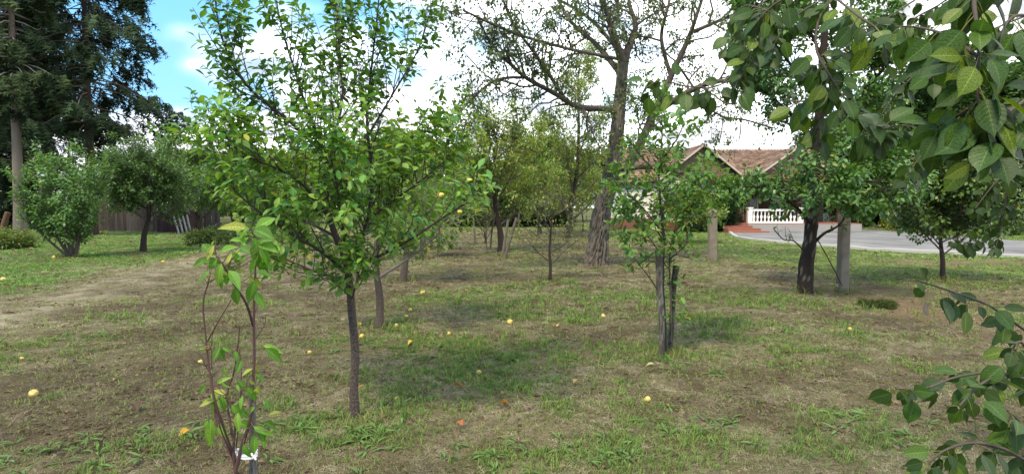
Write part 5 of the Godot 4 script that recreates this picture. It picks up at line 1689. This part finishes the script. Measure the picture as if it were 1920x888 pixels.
func build_windfalls() -> void:
	for q in [
		[1214, 749, 9.0, "bright yellow fallen apple alone on the brown ground right of centre"],
		[62, 743, 11.0, "yellow fallen apple with a torn side, alone on the ground at the far left"],
		[678, 634, 7.0, "fallen apple touching the nearest dark trunk at its right side"],
		[667, 613, 6.0, "left one of two fallen apples side by side left of the pale grey trunk"],
		[674, 612, 6.0, "right one of two fallen apples side by side left of the pale grey trunk"],
		[744, 750, 6.5, "pale yellow fallen apple right of the nearest tree's foot"],
		[898, 693, 6.5, "yellow fallen apple in the dark green grass patch"],
		[956, 606, 7.5, "yellow fallen apple on the grass left of the pale fallen leaf"],
		[1131, 595, 6.0, "yellow fallen apple nearest the left side of the staked sapling"],
		[842, 629, 5.0, "small pale fallen apple between the grey trunk and the grass patch"],
		[743, 613, 5.5, "pale fallen apple just right of the pale grey trunk's foot"],
		[792, 549, 6.0, "pale fallen apple right of the leaning third trunk"],
		[769, 580, 5.0, "small fallen apple halfway between the grey and the leaning trunk"],
		[762, 595, 4.5, "smallest pale fallen apple above the grey trunk's foot"],
		[580, 660, 5.5, "pale fallen apple between the reddish sapling and the nearest trunk"],
		[1818, 612, 7.0, "pale yellow fallen apple on bare soil below the dark near leaves"],
		[1888, 636, 7.0, "pale fallen apple on bare soil closest to the right edge"],
		[1594, 619, 5.5, "pale fallen apple on brown ground below the tall square post"],
		[375, 684, 6.0, "small yellow fallen apple beside the bare left stem of the front sapling"],
		[120, 474, 9.0, "pale fallen apple in the grass left of the bushy tree's stem"],
		[100, 486, 9.0, "white looking fallen apple on the grass below the bushy tree"],
		[5, 527, 8.0, "pale fallen apple on the grass at the left edge"],
		[305, 494, 8.0, "pale fallen apple on the dry strip right of the apple tree"],
		[40, 672, 5.0, "small pale fallen apple on the track at the left"],
	]:
		var p := on_ground(q[0], q[1])
		var r: float = (q[2] as float) / FOCAL * -p.z * 0.95
		r *= 0.8
		r = clampf(r, 0.02, 0.04) if -p.z < 9.0 else clampf(r, 0.03, 0.05)
		var t := thing("fallen_apple", q[3], "apple", p + Vector3(0, r * 0.6, 0), "windfall apples on the ground")
		t.rotation = Vector3(rr(-1.6, 1.6), rr(0, TAU), rr(-0.9, 0.9))
		part(t, "flesh", fruit_geo(r, Color(0.5, 0.34, 0.05).lerp(Color(0.5, 0.42, 0.15), rr(0, 0.8))), M.apple)
		part(t, "stalk", fruit_stalk(r), M.twig)
	for q in [
		[361, 821, 0.085, Color(0.5, 0.3, 0.05), "orange yellow fallen leaf left of the front sapling"],
		[870, 809, 0.09, Color(0.36, 0.13, 0.06), "reddish brown fallen leaf at the bottom middle"],
		[934, 762, 0.08, Color(0.42, 0.2, 0.06), "small orange fallen leaf right of the reddish one"],
		[848, 726, 0.09, Color(0.27, 0.12, 0.06), "dark rust fallen leaf below the green grass patch"],
		[1046, 614, 0.11, Color(0.55, 0.43, 0.18), "pale tan fallen leaf among grass in the middle"],
		[777, 645, 0.10, Color(0.5, 0.4, 0.07), "yellow fallen leaf in the weeds right of the grey trunk"],
		[1073, 722, 0.10, Color(0.36, 0.24, 0.13), "curled brown fallen leaf near the middle of the ground"],
		[1230, 688, 0.09, Color(0.45, 0.37, 0.24), "pale fallen leaf just below the staked sapling"],
		[690, 728, 0.09, Color(0.46, 0.31, 0.12), "tan fallen leaf right of the nearest trunk"],
		[250, 772, 0.11, Color(0.1, 0.065, 0.045), "dark curled fallen leaf on the bare ground at lower left"],
	]:
		var p := on_ground(q[0], q[1])
		var m := leaf_mesh([0.0, 0.7, 1.0, 0.85, 0.4, 0.0], 0.34, 0.2, rr(0.4, 1.0), rr(0.2, 0.6), q[3], M.grass, 5)
		single("fallen_leaf", q[4], "leaf", m, Transform3D(Basis.from_euler(Vector3(rr(0.0, 0.3), rr(0, TAU), rr(-0.3, 0.3))).scaled_local(Vector3.ONE * (q[2] as float)), p + Vector3(0, 0.03, 0)), "single coloured fallen leaves")

# ---------------------------------------------------------------- the scene
func _ready() -> void:
	rng.seed = 20240
	for s in [[n_big, 3, 0.11], [n_mid, 7, 0.16], [n_fine, 9, 0.05]]:
		var f: FastNoiseLite = s[0]
		f.seed = s[1]
		f.frequency = s[2]
		f.noise_type = FastNoiseLite.TYPE_SIMPLEX
		f.fractal_octaves = 3
	# camera, sky, sun, exposure
	var cam := Camera3D.new()
	cam.name = "camera"
	cam.fov = 44.0
	cam.near = 0.1
	cam.far = 3000.0
	add_child(cam)
	cam.position = Vector3(0, EYE, 0)
	cam.rotation = Vector3(-PITCH, 0, 0)
	var we := WorldEnvironment.new()
	we.name = "environment"
	var e := Environment.new()
	e.background_mode = Environment.BG_SKY
	e.sky = build_sky()
	e.background_energy_multiplier = 1.0
	e.tonemap_mode = Environment.TONE_MAPPER_LINEAR
	e.tonemap_exposure = 3.8
	e.sdfgi_enabled = true
	e.ssao_enabled = true
	e.ssil_enabled = true
	we.environment = e
	add_child(we)
	var sun := DirectionalLight3D.new()
	sun.name = "sun"
	sun.light_energy = 0.5
	sun.light_color = Color(1.0, 0.93, 0.8)
	sun.light_angular_distance = 12.0
	sun.shadow_enabled = true
	add_child(sun)
	sun.rotation = Vector3(deg_to_rad(-52), deg_to_rad(-35), 0)
	# materials and the ground
	build_materials()
	build_leaf_meshes()
	for q in [[1120, 555, 1.1, 1.0], [1010, 655, 0.8, 1.0], [900, 690, 0.7, 1.0], [1280, 672, 0.7, 0.9], [1210, 560, 1.2, 0.6], [1420, 560, 1.3, 0.9], [1300, 600, 1.0, 0.5], [575, 790, 0.45, 1.0], [700, 800, 0.45, 1.1], [690, 850, 0.4, 0.8], [960, 870, 0.5, 1.0], [860, 640, 0.7, 0.8], [790, 650, 0.5, 0.9], [740, 610, 0.5, 1.0], [640, 640, 0.5, 0.6], [285, 845, 0.35, 0.9], [1040, 590, 1.0, 0.8], [1540, 620, 0.6, 0.6], [1700, 800, 0.5, 0.5], [900, 560, 1.2, 0.6], [1150, 850, 0.35, 0.7], [1280, 800, 0.4, 0.5], [30, 880, 0.3, 0.6], [780, 560, 0.8, 0.8], [1000, 540, 1.0, 0.5], [100, 650, 0.8, 0.7]]:
		var p := on_ground(q[0], q[1])
		patches.append([p.x, p.z, q[2], q[3]])
	build_ground()
	build_drive()
	build_house()
	build_edges()
	build_trees()
	build_walnut()
	build_dark_tree()
	build_staked_sapling()
	build_plum()
	build_peach()
	build_pear()
	build_windfalls()
	build_ground_cover()
